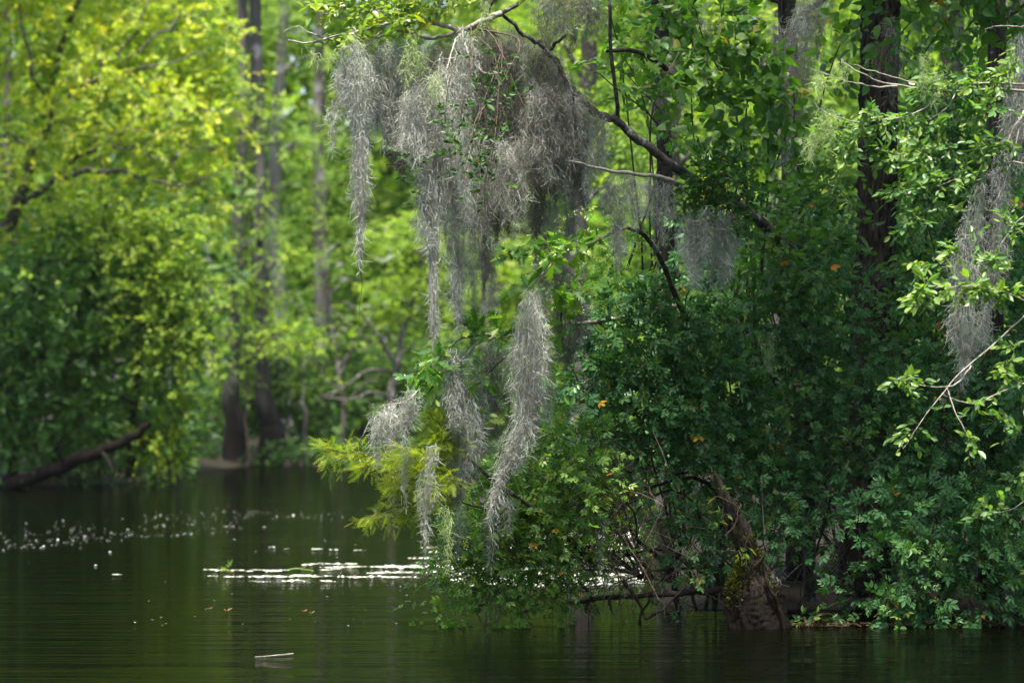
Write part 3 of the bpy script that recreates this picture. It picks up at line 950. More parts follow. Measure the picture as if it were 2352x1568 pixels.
while len(shade_canopy) < 54:
    tg = np.array([r4.uniform(1.1, 5.0), r4.uniform(25.2, 27), r4.uniform(-.4, 2.0)])
    s = r4.uniform(1.0, 2.9)
    p = tg + np.array([hs_[0] * s, hs_[1] * s, s * math.tan(SUN_EL)])
    if p[2] - .55 > EYE + HY / FPX * p[1] + .2 and p[1] > 19.5:
        shade_canopy.append((p, np.array([.62, .5, .34])))
shade_canopy += [(V(r4.uniform(1400, 3000), r4.uniform(-1500, -360), r4.uniform(26, 31)), np.array([.7, .6, .4])) for _ in range(34)]
far_foliage(lv, None, 27, .13, 1.5, .4, tint=(.5, .2), twig=.35, world=shade_canopy)
lv.done()
g = Geo()
add_leaves(g, DIA_WIDE, lv.p, lv.d, lv.n, lv.s, lv.t)
g.build('crown', M_far, big, tb, kind='stuff')
# second and third trunks, mossy, behind
for x0, x1, d, r, lab in [(1540, 1520, 29.5, .06, 'dark slim mossy trunk behind the broad leaved vine'), (1835, 1810, 29.0, .075, 'slim grey trunk hung with a long moss column'), (2275, 2290, 27.0, .07, 'dark slim trunk behind the pale twigs at frame edge')]:
    b = V(x0, 1300, d); b[2] = .1
    t = thing('mossy_trunk', lab, 'tree', b)
    ridged_trunk('trunk', [b, V(x0 + 6, 900, d), V((x0 + x1) / 2, 500, d), V(x1, 100, d), V(x1 - 10, -300, d), V(x1, -900, d)], [r * 1.3, r, r * .95, r * .9, r * .85, r * .5], M_bark_cyp, t, b, 40, 90, .12, 13, 5)
    lv = Leaves()
    far_foliage(lv, [(x1 + rng.uniform(-200, 200), rng.uniform(-1300, -200), 150, 90, d + rng.uniform(-1, 1)) for _ in range(7)], d, .11, .8, .4, twig=.4)
    lv.done()
    g = Geo()
    add_leaves(g, DIA_WIDE, lv.p, lv.d, lv.n, lv.s, lv.t)
    g.build('crown', M_far, t, b, kind='stuff')
    for pts in ([(x1, 60), (x1 + 90, -10), (x1 + 180, -60)], [(x1, 10), (x1 - 80, -30), (x1 - 150, -90)]):
        limb('branch', [V(x, y, d) for x, y in pts], .03, .01, M_bark_grey, t, b, 6, .01)


# ------------------------------------------------------------------ shrubs of the thicket
ROSE = t_rose(2)
LEAF = t_leaf(.52)
OVAL = t_oval(.5)


def finish_tints(lv, share=.006):
    lv.t = np.minimum(lv.t, .95)
    lv.t[rng.random(len(lv.t)) < share] = 1.0


def near_shrub(name, label, base, clumps, d, mat, tp=ROSE, size=.095, dens=2.6, twig=.22, nleaf=5, parts=150, canes=6, up=.55, droop=.45, tint=(.45, .2), cane_mat=None, cat='shrub', group=None,
               yellow=.006, shell=2.4, stems=True, out=(1, 1, 1), cane_r=.007, root=None, fill=.33, tw_mat=None, jit=.35):
    t = thing(name, label, cat, base, group)
    cm = cane_mat or M_tw
    cc = clump_centres(clumps, d)
    if stems:
        rt = np.array(root if root is not None else base)
        for i in rng.permutation(len(cc))[:canes]:
            cen, rad = cc[i]
            e = cen + rng.normal(0, .4, 3) * rad
            mid = (rt + e) / 2 + np.array([rng.normal(0, .12), rng.normal(0, .1), .18 * np.linalg.norm(e - rt)])
            limb('cane', [rt + rng.normal(0, .06, 3) * np.array([1, 1, 0]), mid, e, e + (e - mid) * .35 - np.array([0, 0, .1])], cane_r * rng.uniform(.8, 1.5), .002, cm, t, base, 5, .008, 6)
    lv, tw = Leaves(), Geo()
    for cen, rad in cc:
        area = 4 * rad[0] * rad[2]
        n = max(3, int(dens * area / (nleaf * size * size * fill)))
        p, o = sample_clump(cen, rad, n, shell)
        dirs = o * np.array(out) + rng.normal(0, .45, (n, 3)) + np.array([0, -.15, .15])
        twig_leaves(lv, tw, p, dirs, np.full(n, twig), nleaf, size, up=up, droop=droop, tint=tint, jit=jit)
    lv.done()
    finish_tints(lv, yellow)
    lv.p[:, 2] = np.maximum(lv.p[:, 2], .03)
    if parts:
        lv = leaf_parts(lv, parts, tp, mat, t, base, 16)
    g = Geo()
    add_leaves(g, tp, lv.p, lv.d, lv.n, lv.s, lv.t)
    g.build('crown', mat, t, base, kind='stuff')
    tw.build('twigs', tw_mat or M_twg, t, base, kind='stuff')
    return t


def B(x, d, z=.08):
    p = V(x, 1000, d)
    p[2] = z
    return p


RG = 'rose shrubs of the right bank thicket'
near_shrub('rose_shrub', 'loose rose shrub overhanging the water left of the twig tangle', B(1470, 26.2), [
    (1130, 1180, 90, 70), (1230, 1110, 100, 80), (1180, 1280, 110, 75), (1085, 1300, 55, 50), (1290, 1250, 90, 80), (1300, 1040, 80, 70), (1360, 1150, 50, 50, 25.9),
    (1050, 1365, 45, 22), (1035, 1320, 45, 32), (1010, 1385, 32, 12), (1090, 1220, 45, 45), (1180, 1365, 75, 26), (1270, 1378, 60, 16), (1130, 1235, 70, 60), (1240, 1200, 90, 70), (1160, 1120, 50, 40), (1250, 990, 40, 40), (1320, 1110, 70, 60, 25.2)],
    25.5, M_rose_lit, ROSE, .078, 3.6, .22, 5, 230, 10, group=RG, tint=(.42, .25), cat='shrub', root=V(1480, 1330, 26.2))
near_shrub('rose_shrub', 'dense dark green rose shrub right below the moss curtain', B(1560, 26.8), [
    (1370, 900, 90, 80), (1470, 790, 100, 80), (1560, 700, 100, 50), (1480, 910, 120, 90), (1600, 810, 110, 90), (1570, 960, 110, 80), (1420, 1010, 100, 70), (1340, 960, 60, 60), (1520, 1030, 100, 50), (1660, 900, 80, 90), (1400, 740, 70, 50), (1450, 690, 60, 40)],
    26.1, M_rose, ROSE, .098, 3.4, .22, 5, 260, 8, group=RG, root=V(1560, 1250, 27))
near_shrub('rose_shrub', 'dark rose shrub left of the fissured trunk', B(1800, 27), [
    (1720, 750, 100, 70), (1740, 880, 90, 90), (1710, 1000, 100, 70), (1830, 1010, 100, 70), (1880, 740, 90, 80), (1960, 860, 80, 90), (1880, 1080, 60, 35), (1800, 690, 90, 60), (1940, 960, 90, 70), (1780, 1060, 80, 50), (1930, 650, 60, 50)],
    26.4, M_rose, ROSE, .082, 3.2, .22, 5, 260, 8, group=RG, root=V(1830, 1300, 27))
near_shrub('rose_shrub', 'low rose shrub growing behind and around the broken stump', B(1760, 26.3), [
    (1615, 1225, 50, 55), (1600, 1310, 45, 40), (1645, 1270, 35, 50), (1750, 1140, 80, 70), (1800, 1220, 60, 60), (1700, 1085, 60, 50), (1640, 1340, 30, 30), (1840, 1160, 60, 50), (1660, 1180, 40, 40)],
    26.0, M_rose, ROSE, .09, 2.4, .2, 5, 170, 6, group=RG, root=V(1740, 1380, 26.4))
near_shrub('rose_shrub', 'lowest rose shrub trailing to the waterline at the right', B(2130, 26.2), [
    (2050, 1290, 100, 70), (2150, 1220, 110, 75), (2260, 1300, 100, 65), (2000, 1365, 60, 35), (2110, 1360, 100, 35), (2310, 1360, 60, 40), (2080, 1170, 90, 60), (2340, 1190, 60, 80), (2200, 1380, 80, 22), (2000, 1190, 40, 50), (2240, 1160, 90, 60)],
    25.5, M_rose, ROSE, .104, 3.0, .22, 5, 260, 8, group=RG, tint=(.5, .2), root=V(2150, 1400, 26.3))
near_shrub('rose_shrub', 'broad rose shrub below the pale twigs at the right', B(2200, 27), [
    (2060, 1040, 100, 80), (2180, 1080, 100, 70), (2290, 1030, 100, 80), (2150, 950, 100, 80), (2300, 910, 90, 80), (2040, 940, 80, 70), (2340, 1110, 60, 60), (2230, 860, 90, 70), (2090, 860, 80, 60)],
    26.2, M_rose, ROSE, .086, 3.2, .22, 5, 260, 8, group=RG, root=V(2200, 1350, 27))
near_shrub('rose_shrub', 'shaded rose shrub behind the fissured trunk', B(2160, 28.5), [
    (1900, 600, 110, 80), (2130, 780, 100, 100), (2250, 740, 100, 80), (2150, 630, 110, 90), (2290, 590, 90, 100), (1840, 530, 100, 70), (1760, 600, 80, 60), (2140, 500, 100, 80), (2240, 420, 100, 80), (2100, 330, 90, 80), (2220, 280, 100, 80), (2320, 420, 80, 90), (1900, 420, 70, 70), (2130, 180, 90, 70), (2280, 150, 90, 70)],
    28.2, M_rose, ROSE, .095, 2.6, .22, 5, 120, 6, group=RG, root=V(2150, 1200, 28.6))
near_shrub('leafy_shrub', 'bright mixed leafy shrub climbing below the vine around the limb foot', B(1830, 27.2), [
    (1760, 470, 70, 50), (1830, 480, 70, 60), (1900, 520, 70, 60), (1800, 570, 70, 40, 25.9), (1860, 600, 60, 50, 25.9), (1740, 560, 60, 40, 25.8), (1700, 620, 80, 50), (1930, 430, 50, 60), (1780, 640, 60, 40)],
    26.4, M_vine, LEAF, .06, 1.5, .2, 6, 200, 6, up=.5, tint=(.3, .22), root=V(1840, 1000, 27.2))
near_shrub('leafy_shrub', 'fresh green leafy shrub right of the fissured trunk', B(2150, 27), [
    (2110, 560, 60, 60), (2090, 690, 60, 60), (2180, 720, 70, 60), (2120, 790, 60, 50), (2250, 830, 60, 50), (2330, 740, 50, 70), (2120, 420, 60, 60)],
    26.6, M_vine, LEAF, .055, 1.3, .2, 6, 150, 6, up=.5, tint=(.3, .22), root=V(2150, 1000, 27.2))
near_shrub('leafy_shrub', 'light green broad leaved growth among the middle rose shrubs', B(1690, 26.8), [
    (1650, 740, 50, 40), (1690, 860, 40, 40), (1830, 880, 40, 50), (1500, 860, 40, 30), (1950, 1030, 40, 30), (1600, 920, 40, 30)],
    25.8, M_vine, LEAF, .055, 1.0, .18, 6, 120, 6, up=.5, tint=(.35, .22), root=V(1700, 1100, 26.8))
for k, (x, lab) in enumerate([(2480, 'rose shrub just past the right edge of the thicket'), (2720, 'rose shrub farthest along the right bank')]):
    near_shrub('rose_shrub', lab, B(x, 27), [(x + dx, y, 120, 90, 26.3 + .5 * math.sin(y + dx)) for dx in (-70, 70) for y in (560, 720, 880, 1040, 1200, 1330)], 26.3, M_rose, ROSE, .14, 1.6, .24, 4, 0, 6, group=RG, root=V(x, 1380, 27))
# second rank, deep shade
BK = [(1560 + 95 * i + 20 * math.sin(i * 7), y + 25 * math.sin(i * 3 + y), 90, 80, 29.2 + .5 * math.sin(i * 5 + y)) for i in range(10) for y in (560, 700, 840, 980, 1090)] + [(1980 + 90 * i, 1230, 80, 70, 28.6) for i in range(1, 5)] + [(2060 + 100 * i, 1330, 90, 60, 28.8) for i in range(4)]
near_shrub('thicket_shrub', 'dense shaded shrub filling the space behind the rose shrubs', B(1950, 30), BK, 29.2, M_rose, ROSE, .14, 2.2, .25, 4, 0, 14, group=None, root=V(1950, 1330, 29.8), cane_r=.012)
near_shrub('thicket_shrub', 'sparse shrub seen through the tangled twigs behind the fallen branch', B(1560, 29.5), [(1500, 1120, 70, 60), (1570, 1180, 80, 60), (1500, 1240, 60, 50), (1600, 1090, 80, 60), (1640, 1230, 60, 60), (1690, 1300, 60, 50), (1850, 1290, 70, 60), (1920, 1340, 60, 60), (1840, 1390, 70, 30), (1960, 1250, 60, 60)], 29.0, M_vine, ROSE, .10, 1.0, .22, 4, 0, 6, root=V(1620, 1380, 29.5))

# ------------------------------------------------------------------ broad-leaved vine, evergreen, canopy sprays
near_shrub('broad_leaved_vine', 'climbing vine with bright heart shaped leaves above the dense evergreen', B(1720, 27.4), [
    (1680, 150, 90, 80), (1740, 260, 80, 80), (1600, 130, 80, 50), (1650, 50, 90, 40), (1690, 260, 70, 70), (1760, 120, 50, 60), (1560, 220, 60, 40), (1530, 80, 70, 45), (1700, 340, 70, 40), (1590, 40, 70, 35), (1790, 330, 40, 50)],
    26.6, M_vine, t_leaf(.72, .04, -.2), .085, 1.5, .2, 5, 240, 6, up=.5, droop=.5, tint=(.5, .22), cat='vine', yellow=.002, root=V(1740, 900, 27.4))
near_shrub('broad_leaved_vine', 'vine leaves with orange tips beside the grey moss column', B(1850, 28), [
    (1810, 230, 50, 50), (1850, 330, 60, 60), (1890, 240, 40, 60), (1790, 430, 50, 50), (1870, 430, 50, 50), (1910, 100, 40, 50)],
    27.6, M_vine, t_leaf(.72, .04, -.2), .08, 1.1, .2, 5, 90, 4, up=.5, droop=.5, tint=(.6, .2), cat='vine', yellow=.008, root=V(1850, 900, 28.2))
near_shrub('evergreen_bush', 'dense dark evergreen clump with small leaves on the diagonal limb', V(1660, 470, 25.9), [
    (1640, 400, 60, 45), (1600, 430, 40, 40), (1680, 430, 60, 50), (1640, 470, 70, 40), (1700, 490, 40, 35), (1590, 480, 35, 25)],
    25.25, M_ever, t_oval(.5, .06, -.05), .042, 2.6, .12, 8, 260, 5, up=.5, droop=.1, tint=(.45, .2), yellow=.012, root=V(1660, 540, 26))
near_shrub('hanging_leafy_sprays', 'leafy sprays with large pointed leaves hanging at the top right', V(2200, -150, 24.8), [
    (2090, 30, 70, 40), (2190, 20, 90, 35), (2300, 45, 60, 45), (2020, 70, 50, 35), (1990, 110, 30, 25), (2250, 70, 50, 25), (2140, 70, 40, 25), (2340, 90, 40, 40), (2120, -50, 150, 60), (2280, -60, 120, 60)],
    24.8, M_vine, t_leaf(.55, .04, -.2), .085, 1.35, .2, 5, 200, 5, up=.5, droop=.6, tint=(.4, .2), cat='tree branch', root=V(2420, -120, 24.9), yellow=.003)
near_shrub('sapling', 'bright young sapling with pointed leaves behind the diagonal limb', B(1470, 27), [
    (1430, 120, 50, 50), (1480, 50, 60, 40), (1400, 60, 50, 40), (1450, 200, 50, 40), (1360, 30, 60, 30), (1520, 150, 50, 40), (1410, 170, 40, 30)],
    26.4, M_vine, LEAF, .075, 1.2, .2, 5, 160, 5, up=.6, droop=.35, tint=(.55, .22), cat='tree', yellow=.003, root=V(1480, 620, 27))
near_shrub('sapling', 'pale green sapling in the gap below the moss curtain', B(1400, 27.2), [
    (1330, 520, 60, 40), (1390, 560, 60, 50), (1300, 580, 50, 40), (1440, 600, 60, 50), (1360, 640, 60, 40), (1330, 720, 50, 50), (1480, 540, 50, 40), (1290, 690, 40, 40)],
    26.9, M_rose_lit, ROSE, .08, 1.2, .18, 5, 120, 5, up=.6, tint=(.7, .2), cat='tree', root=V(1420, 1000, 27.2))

# ------------------------------------------------------------------ the moss-draped leaning tree
DM = 25.0
lb = V(1860, 760, 26.8)
lb[2] = .1
lean = thing('leaning_tree', 'mossy grey tree whose diagonal limb leans out over the river', 'tree', lb)
main = [lb, V(1850, 660, 26.6), V(1800, 560, 26.2), V(1720, 492, 25.8), V(1640, 440, 25.6), V(1575, 405, 25.4), V(1500, 350, 25.2), V(1430, 290, 25.1), V(1350, 238, 25), V(1310, 200, 25), V(1285, 155, 25), V(1250, 110, 24.9), V(1215, 85, 24.9), V(1150, 32, 24.8)]
limb('trunk', main, .046, .011, M_bark_grey, lean, lb, 12, .009, 8)
LIMBS = [
    ([(1150, 32, 24.8), (1110, 48, 24.7), (1060, 70, 24.7), (1000, 52, 24.6), (930, 50, 24.5), (860, 60, 24.4), (780, 82, 24.3), (700, 98, 24.2), (660, 90, 24.2)], .022, .003, M_bark_pale),
    ([(1060, 70, 24.7), (990, 90, 24.7), (920, 70, 24.6), (860, 88, 24.6), (800, 100, 24.6)], .014, .005, M_bark_pale),
    ([(1420, 280, 25.1), (1414, 230, 25), (1405, 120, 24.9), (1398, 0, 24.8), (1390, -160, 24.8)], .015, .010, M_bark_grey),
    ([(1575, 440, 25.4), (1535, 412, 25.2), (1470, 402, 25), (1400, 392, 24.9), (1340, 378, 24.8), (1305, 370, 24.8)], .018, .006, M_bark_pale),
    ([(1290, 165, 25), (1310, 190, 24.8), (1318, 240, 24.8), (1322, 300, 24.8)], .010, .006, M_bark_grey),
    ([(1265, 112, 25), (1280, 95, 24.9), (1300, 80, 24.9)], .014, .008, M_bark_dark),
    ([(1060, 70, 24.7), (1070, 110, 24.5), (1083, 150, 24.4), (1065, 200, 24.4), (1100, 240, 24.4), (1085, 300, 24.4), (1090, 340, 24.4)], .010, .002, M_bark_pale),
    ([(1062, 75, 24.7), (1040, 105, 24.5), (1025, 160, 24.4), (985, 200, 24.4), (960, 230, 24.4)], .008, .002, M_bark_pale),
    ([(1075, 130, 24.4), (1110, 165, 24.3), (1140, 168, 24.3), (1160, 155, 24.3)], .006, .0015, M_bark_pale),
    ([(880, 70, 24.5), (830, 120, 24.4), (800, 190, 24.3), (772, 240, 24.3), (765, 270, 24.3)], .007, .0015, M_bark_pale),
    ([(770, 90, 24.3), (720, 80, 24.2), (690, 62, 24.2), (650, 70, 24.2)], .006, .0015, M_bark_pale),
    ([(830, 590, 24.3), (829, 650, 24.3), (827, 735, 24.3)], .0025, .0015, M_tw),
    ([(1150, 32, 24.8), (1190, 10, 24.8), (1230, -30, 24.8), (1260, -120, 24.9)], .016, .012, M_bark_grey),
    ([(1110, 48, 24.7), (1130, 0, 24.7), (1160, -60, 24.7)], .012, .008, M_bark_grey),
    ([(1000, 52, 24.6), (1010, 10, 24.6), (1030, -60, 24.7)], .010, .008, M_bark_pale),
    ([(1395, 118, 25), (1440, 116, 25.2), (1490, 130, 25.4), (1530, 160, 25.6)], .012, .02, M_bark_dark),
    ([(930, 50, 24.5), (870, 20, 24.5), (800, 40, 24.4), (740, 30, 24.3)], .008, .002, M_bark_pale),
]
for pts, r0, r1, m in LIMBS:
    limb('branch', [V(*q) for q in pts], r0, r1, m, lean, lb, 6, .004, 6)
# its yellow-green sprigs at the river end
lv, tw = Leaves(), Geo()


def sprigs_along(lv, tw, path, n, size, twig, nleaf, up=.7, droop=.15, tint=(.6, .2), spread=1.0, t0=0.0):
    c = catmull([V(*q) for q in path], 10)
    k = rng.uniform(t0, 1, n) * (len(c) - 1.01)
    i = k.astype(int)
    p = c[i] + (c[i + 1] - c[i]) * (k - i)[:, None]
    tg = norm(c[i + 1] - c[i])
    d = tg * .6 + rng.normal(0, .8, (n, 3)) * np.array([.8, .8, .7])
    twig_leaves(lv, tw, p, d, np.full(n, twig), nleaf, size, up=up, droop=droop, tint=tint, jit=.35, spread=spread)


for path, n in [([(1000, 52, 24.6), (900, 55, 24.4), (760, 80, 24.3)], 22), ([(930, 50, 24.5), (870, 20, 24.5), (740, 30, 24.3)], 34), ([(880, 10, 24.4), (800, 0, 24.4), (730, 15, 24.3)], 22), ([(1130, 0, 24.7), (1000, 20, 24.6), (900, 20, 24.5)], 22),
                ([(920, 75, 24.6), (850, 90, 24.6), (790, 100, 24.5)], 12), ([(1060, -40, 24.7), (960, -20, 24.6), (860, -30, 24.6)], 30), ([(860, 120, 24.6), (880, 150, 24.6), (840, 170, 24.6)], 6)]:
    sprigs_along(lv, tw, path, n, .062, .16, 5)
lv.done()
lv = leaf_parts(lv, 290, t_leaf(.5, .05, -.12), M_lime, lean, lb, 10)
g = Geo()
add_leaves(g, t_leaf(.5, .05, -.12), lv.p, lv.d, lv.n, lv.s, lv.t)
r5 = np.random.default_rng(15)
lv2 = Leaves()
far_foliage(lv2, [(r5.uniform(980, 1500), r5.uniform(-800, -150), 150, 80, r5.uniform(24, 26.5)) for _ in range(6)], 25, .09, .7, .3, tint=(.5, .2), twig=.3)
lv2.done()
add_leaves(g, DIA_WIDE, lv2.p, lv2.d, lv2.n, lv2.s, lv2.t)
g.build('crown', M_lime, lean, lb, kind='stuff')
tw.build('twigs', M_tw, lean, lb, kind='stuff')
# dark leafy clumps inside the moss
near_shrub('mistletoe', 'dark leafy clump growing inside the hanging moss', V(1110, 100, 24.9), [
    (1110, 150, 30, 40), (1100, 240, 40, 60), (1130, 320, 50, 50), (1080, 390, 50, 50), (1180, 250, 40, 40), (1150, 140, 30, 30), (1060, 330, 40, 60), (1120, 420, 40, 40), (1010, 280, 30, 40)],
    24.12, M_ever, t_oval(.5, .06, -.05), .042, .6, .12, 6, 220, 8, up=.4, droop=.3, tint=(.35, .2), cat='plant', yellow=.004, root=V(1100, 60, 24.8), cane_r=.004)
near_shrub('mistletoe', 'small dark leafy sprig poking out left of the long moss strands', V(960, 330, 24.6), [(940, 360, 20, 20), (950, 400, 20, 22), (965, 450, 14, 16), (925, 350, 12, 12)],
           24.35, M_ever, t_oval(.5, .06, -.05), .04, 1.1, .1, 6, 60, 4, up=.4, droop=.3, tint=(.35, .2), cat='plant', yellow=0, root=V(990, 380, 24.5), cane_r=.003)

# ------------------------------------------------------------------ oak boughs
DO = 24.8
ob = V(1660, 800, 26.9)
ob[2] = .1
oak = thing('oak_tree', 'young oak with lobed leaves reaching out below the moss', 'tree', ob)
limb('trunk', [ob, V(1640, 900, 26.6), V(1560, 700, 26), V(1500, 560, 25.5), V(1440, 522, 25.2)], .026, .013, M_bark_grey, oak, ob, 8, .006)
OL = [([(1440, 522, 25.2), (1340, 562, 24.9), (1290, 585, 24.8), (1250, 625, 24.7), (1212, 662, 24.6)], .012, .003),
      ([(1340, 562, 24.9), (1270, 572, 24.7), (1220, 562, 24.6), (1180, 572, 24.5)], .006, .002),
      ([(1560, 700, 26.8), (1400, 735, 26.4), (1280, 748, 25.2), (1180, 765, 24.8), (1120, 770, 24.7), (1060, 775, 24.6)], .018, .008),
      ([(1060, 775, 24.6), (1030, 800, 24.5), (1000, 840, 24.5), (960, 870, 24.4)], .008, .002),
      ([(1180, 765, 24.8), (1110, 785, 24.6), (1050, 830, 24.5), (980, 880, 24.4), (930, 920, 24.3), (870, 935, 24.3)], .011, .003),
      ([(1060, 825, 24.5), (1040, 860, 24.5), (1020, 880, 24.4)], .006, .002), ([(1290, 745, 25), (1290, 700, 24.8), (1310, 660, 24.8), (1340, 640, 24.8)], .007, .003),
      ([(1230, 755, 24.9), (1150, 830, 24.8), (1080, 900, 24.7), (1040, 930, 24.7)], .007, .002), ([(1250, 770, 25), (1200, 860, 24.9), (1130, 940, 24.8)], .006, .002),
      ([(870, 935, 24.3), (840, 920, 24.3), (832, 910, 24.3)], .0025, .001)]
for pts, r0, r1 in OL:
    limb('branch', [V(*q) for q in pts], r0, r1, M_bark_pale if r0 > .007 else M_tw, oak, ob, 6, .004)
lv, tw = Leaves(), Geo()
for path, n in [([(1340, 562, 24.9), (1220, 562, 24.6), (1170, 572, 24.5)], 16), ([(1290, 585, 24.8), (1250, 600, 24.6)], 6), ([(1400, 540, 25.1), (1340, 550, 24.9), (1310, 560, 24.8)], 8), ([(1060, 775, 24.6), (990, 830, 24.4), (950, 860, 24.4)], 18),
                ([(1180, 765, 24.8), (1110, 750, 24.6), (1070, 760, 24.5)], 16), ([(1300, 745, 24.8), (1290, 700, 24.7), (1340, 650, 24.7)], 16), ([(1260, 760, 24.8), (1240, 800, 24.7), (1280, 720, 24.7)], 8), ([(1130, 860, 24.7), (1080, 900, 24.6)], 6),
                ([(1020, 860, 24.4), (980, 890, 24.4)], 4), ([(1180, 640, 24.6), (1215, 662, 24.6)], 3), ([(1440, 130, 25.2), (1510, 160, 25.4), (1560, 200, 25.6)], 9), ([(1520, 300, 25.3), (1600, 330, 25.5)], 9), ([(1080, 1000, 24.7), (1110, 960, 24.7)], 6)]:
    sprigs_along(lv, tw, path, int(n * 1.3), .108, .09, 3, up=.5, droop=.35, tint=(.5, .25))
lv.done()
lv = leaf_parts(lv, 280, t_oak(), M_oak, oak, ob, 6)
g = Geo()
add_leaves(g, t_oak(), lv.p, lv.d, lv.n, lv.s, lv.t)
if g.n:
    g.build('crown', M_oak, oak, ob, kind='stuff')
tw.build('twigs', M_tw, oak, ob, kind='stuff')

# ------------------------------------------------------------------ bald cypress bough at the river end of the thicket
cb = V(1360, 1290, 25.7)
cyp = thing('cypress_sapling', 'bright yellow green feathery cypress bough over the water', 'tree', cb)
FE = t_feather(6, .26)
CL = [([(1360, 1290, 25.7), (1240, 1180, 25.3), (1140, 1110, 25), (1060, 1040, 24.8), (1000, 1000, 24.6)], .02, .006), ([(1080, 1060, 24.9), (980, 1035, 24.6), (880, 1038, 24.4), (800, 1040, 24.3), (748, 1030, 24.2)], .007, .002),
      ([(1100, 1100, 24.9), (1020, 1090, 24.7), (950, 1100, 24.5), (890, 1115, 24.4)], .006, .002), ([(1150, 1180, 25), (1040, 1150, 24.7), (950, 1155, 24.5), (890, 1175, 24.4), (840, 1190, 24.3)], .006, .002),
      ([(1060, 1040, 24.8), (1010, 980, 24.6), (985, 945, 24.5)], .006, .002), ([(1070, 1060, 24.8), (1000, 1060, 24.5), (940, 1060, 24.4)], .005, .002)]
for i, (pts, r0, r1) in enumerate(CL):
    limb('trunk' if i == 0 else 'branch', [V(*q) for q in pts], r0, r1, M_tw, cyp, cb, 6, .004)
lv, tw = Leaves(), Geo()
for path, n in [([(960, 1035, 24.5), (880, 1038, 24.4), (800, 1040, 24.3), (746, 1030, 24.2)], 30), ([(1060, 1050, 24.7), (990, 1030, 24.5), (940, 1030, 24.4)], 34), ([(1020, 1090, 24.7), (950, 1100, 24.5), (900, 1110, 24.4)], 30), ([(1040, 1150, 24.7), (960, 1155, 24.5)], 16),
                ([(950, 1155, 24.5), (890, 1175, 24.4), (840, 1190, 24.3)], 13), ([(1020, 990, 24.6), (985, 945, 24.5)], 18), ([(1060, 1020, 24.6), (1000, 1010, 24.45)], 22), ([(1050, 1090, 24.5), (980, 1130, 24.4)], 22), ([(900, 1090, 24.35), (960, 1110, 24.4)], 14), ([(1050, 1000, 24.6), (1000, 970, 24.5)], 14), ([(1040, 1060, 24.6), (940, 1060, 24.4), (900, 1060, 24.4)], 34), ([(1040, 1120, 24.6), (960, 1080, 24.4)], 30), ([(860, 1060, 24.3), (830, 1075, 24.3)], 7), ([(960, 1180, 24.5), (930, 1190, 24.5)], 4)]:
    sprigs_along(lv, tw, path, int(n * 2.1), .07, .10, 6, up=.5, droop=.35, tint=(.5, .25))
lv.done()
lv = leaf_parts(lv, 290, FE, M_baldc, cyp, cb, 6)
g = Geo()
add_leaves(g, FE, lv.p, lv.d, lv.n, lv.s, lv.t)
g.build('crown', M_baldc, cyp, cb, kind='stuff')
tw.build('twigs', M_tw, cyp, cb, kind='stuff')

# ------------------------------------------------------------------ pale-twigged tree reaching in from the right
DR = 23.2
pbase = np.array([4.6, 23.6, .1])
pale = thing('pale_twigged_tree', 'tree reaching in from the right with pale bare twigs and small glossy leaves', 'tree', pbase)
limb('trunk', [pbase, np.array([4.5, 23.5, 2.0]), np.array([4.3, 23.4, 4.2]), np.array([4.4, 23.4, 7])], .07, .03, M_bark_grey, pale, pbase, 8, .01)
PL = [([(2826, 330, 23.4), (2700, 270, 23.4), (2450, 215, 23.3), (2352, 205, 23.2), (2200, 208, 23.1), (2050, 195, 23), (1990, 170, 22.9), (1935, 145, 22.9)], .014, .003), ([(2826, 260, 23.4), (2600, 205, 23.3), (2352, 195, 23.2), (2200, 190, 23.1), (2100, 188, 23), (2010, 165, 22.9), (1960, 150, 22.9)], .011, .002),
      ([(2060, 198, 23), (1980, 195, 22.9), (1920, 180, 22.8), (1860, 158, 22.8)], .006, .0015), ([(2160, 208, 23.1), (2120, 250, 23), (2040, 275, 22.9), (1960, 278, 22.8), (1890, 255, 22.8), (1868, 235, 22.8)], .007, .0015),
      ([(2200, 208, 23.1), (2170, 250, 23), (2110, 290, 23), (2030, 320, 22.9)], .005, .0015), ([(2830, 560, 23.4), (2600, 480, 23.3), (2352, 375, 23.1), (2280, 405, 23), (2200, 425, 23), (2150, 440, 23)], .008, .002), ([(2352, 60, 23.3), (2300, 62, 23.2), (2260, 66, 23.2)], .006, .002),
      ([(2352, 255, 23.2), (2320, 310, 23.1), (2290, 360, 23), (2250, 390, 23)], .008, .003), ([(2340, 270, 23.2), (2330, 340, 23.1), (2300, 440, 23), (2270, 480, 23)], .006, .002), ([(2250, 395, 23), (2210, 410, 23), (2140, 430, 22.9), (2080, 450, 22.9)], .004, .0015)]
PL2 = [([(2830, 480, 23.4), (2650, 520, 23), (2450, 650, 22.8), (2352, 725, 22.7), (2260, 810, 22.6), (2190, 870, 22.5), (2120, 960, 22.4), (2075, 1030, 22.4)], .009, .002), ([(2230, 840, 22.6), (2200, 880, 22.5), (2160, 890, 22.4), (2090, 880, 22.4), (2050, 870, 22.4)], .005, .0015),
       ([(2352, 690, 22.7), (2280, 662, 22.6), (2200, 655, 22.5), (2140, 665, 22.5)], .006, .002), ([(2175, 890, 22.5), (2200, 960, 22.4), (2230, 1010, 22.4)], .005, .0015), ([(2352, 880, 22.7), (2290, 905, 22.6), (2240, 925, 22.5), (2160, 905, 22.5)], .005, .002),
       ([(2352, 1150, 22.8), (2320, 1170, 22.7), (2260, 1178, 22.6)], .004, .0015), ([(2300, 560, 23), (2352, 500, 23), (2450, 450, 23)], .004, .006)]
for pts, r0, r1 in PL + PL2:
    limb('branch', [V(*q) for q in pts], r0, r1, M_bark_pale, pale, pbase, 5, .004)
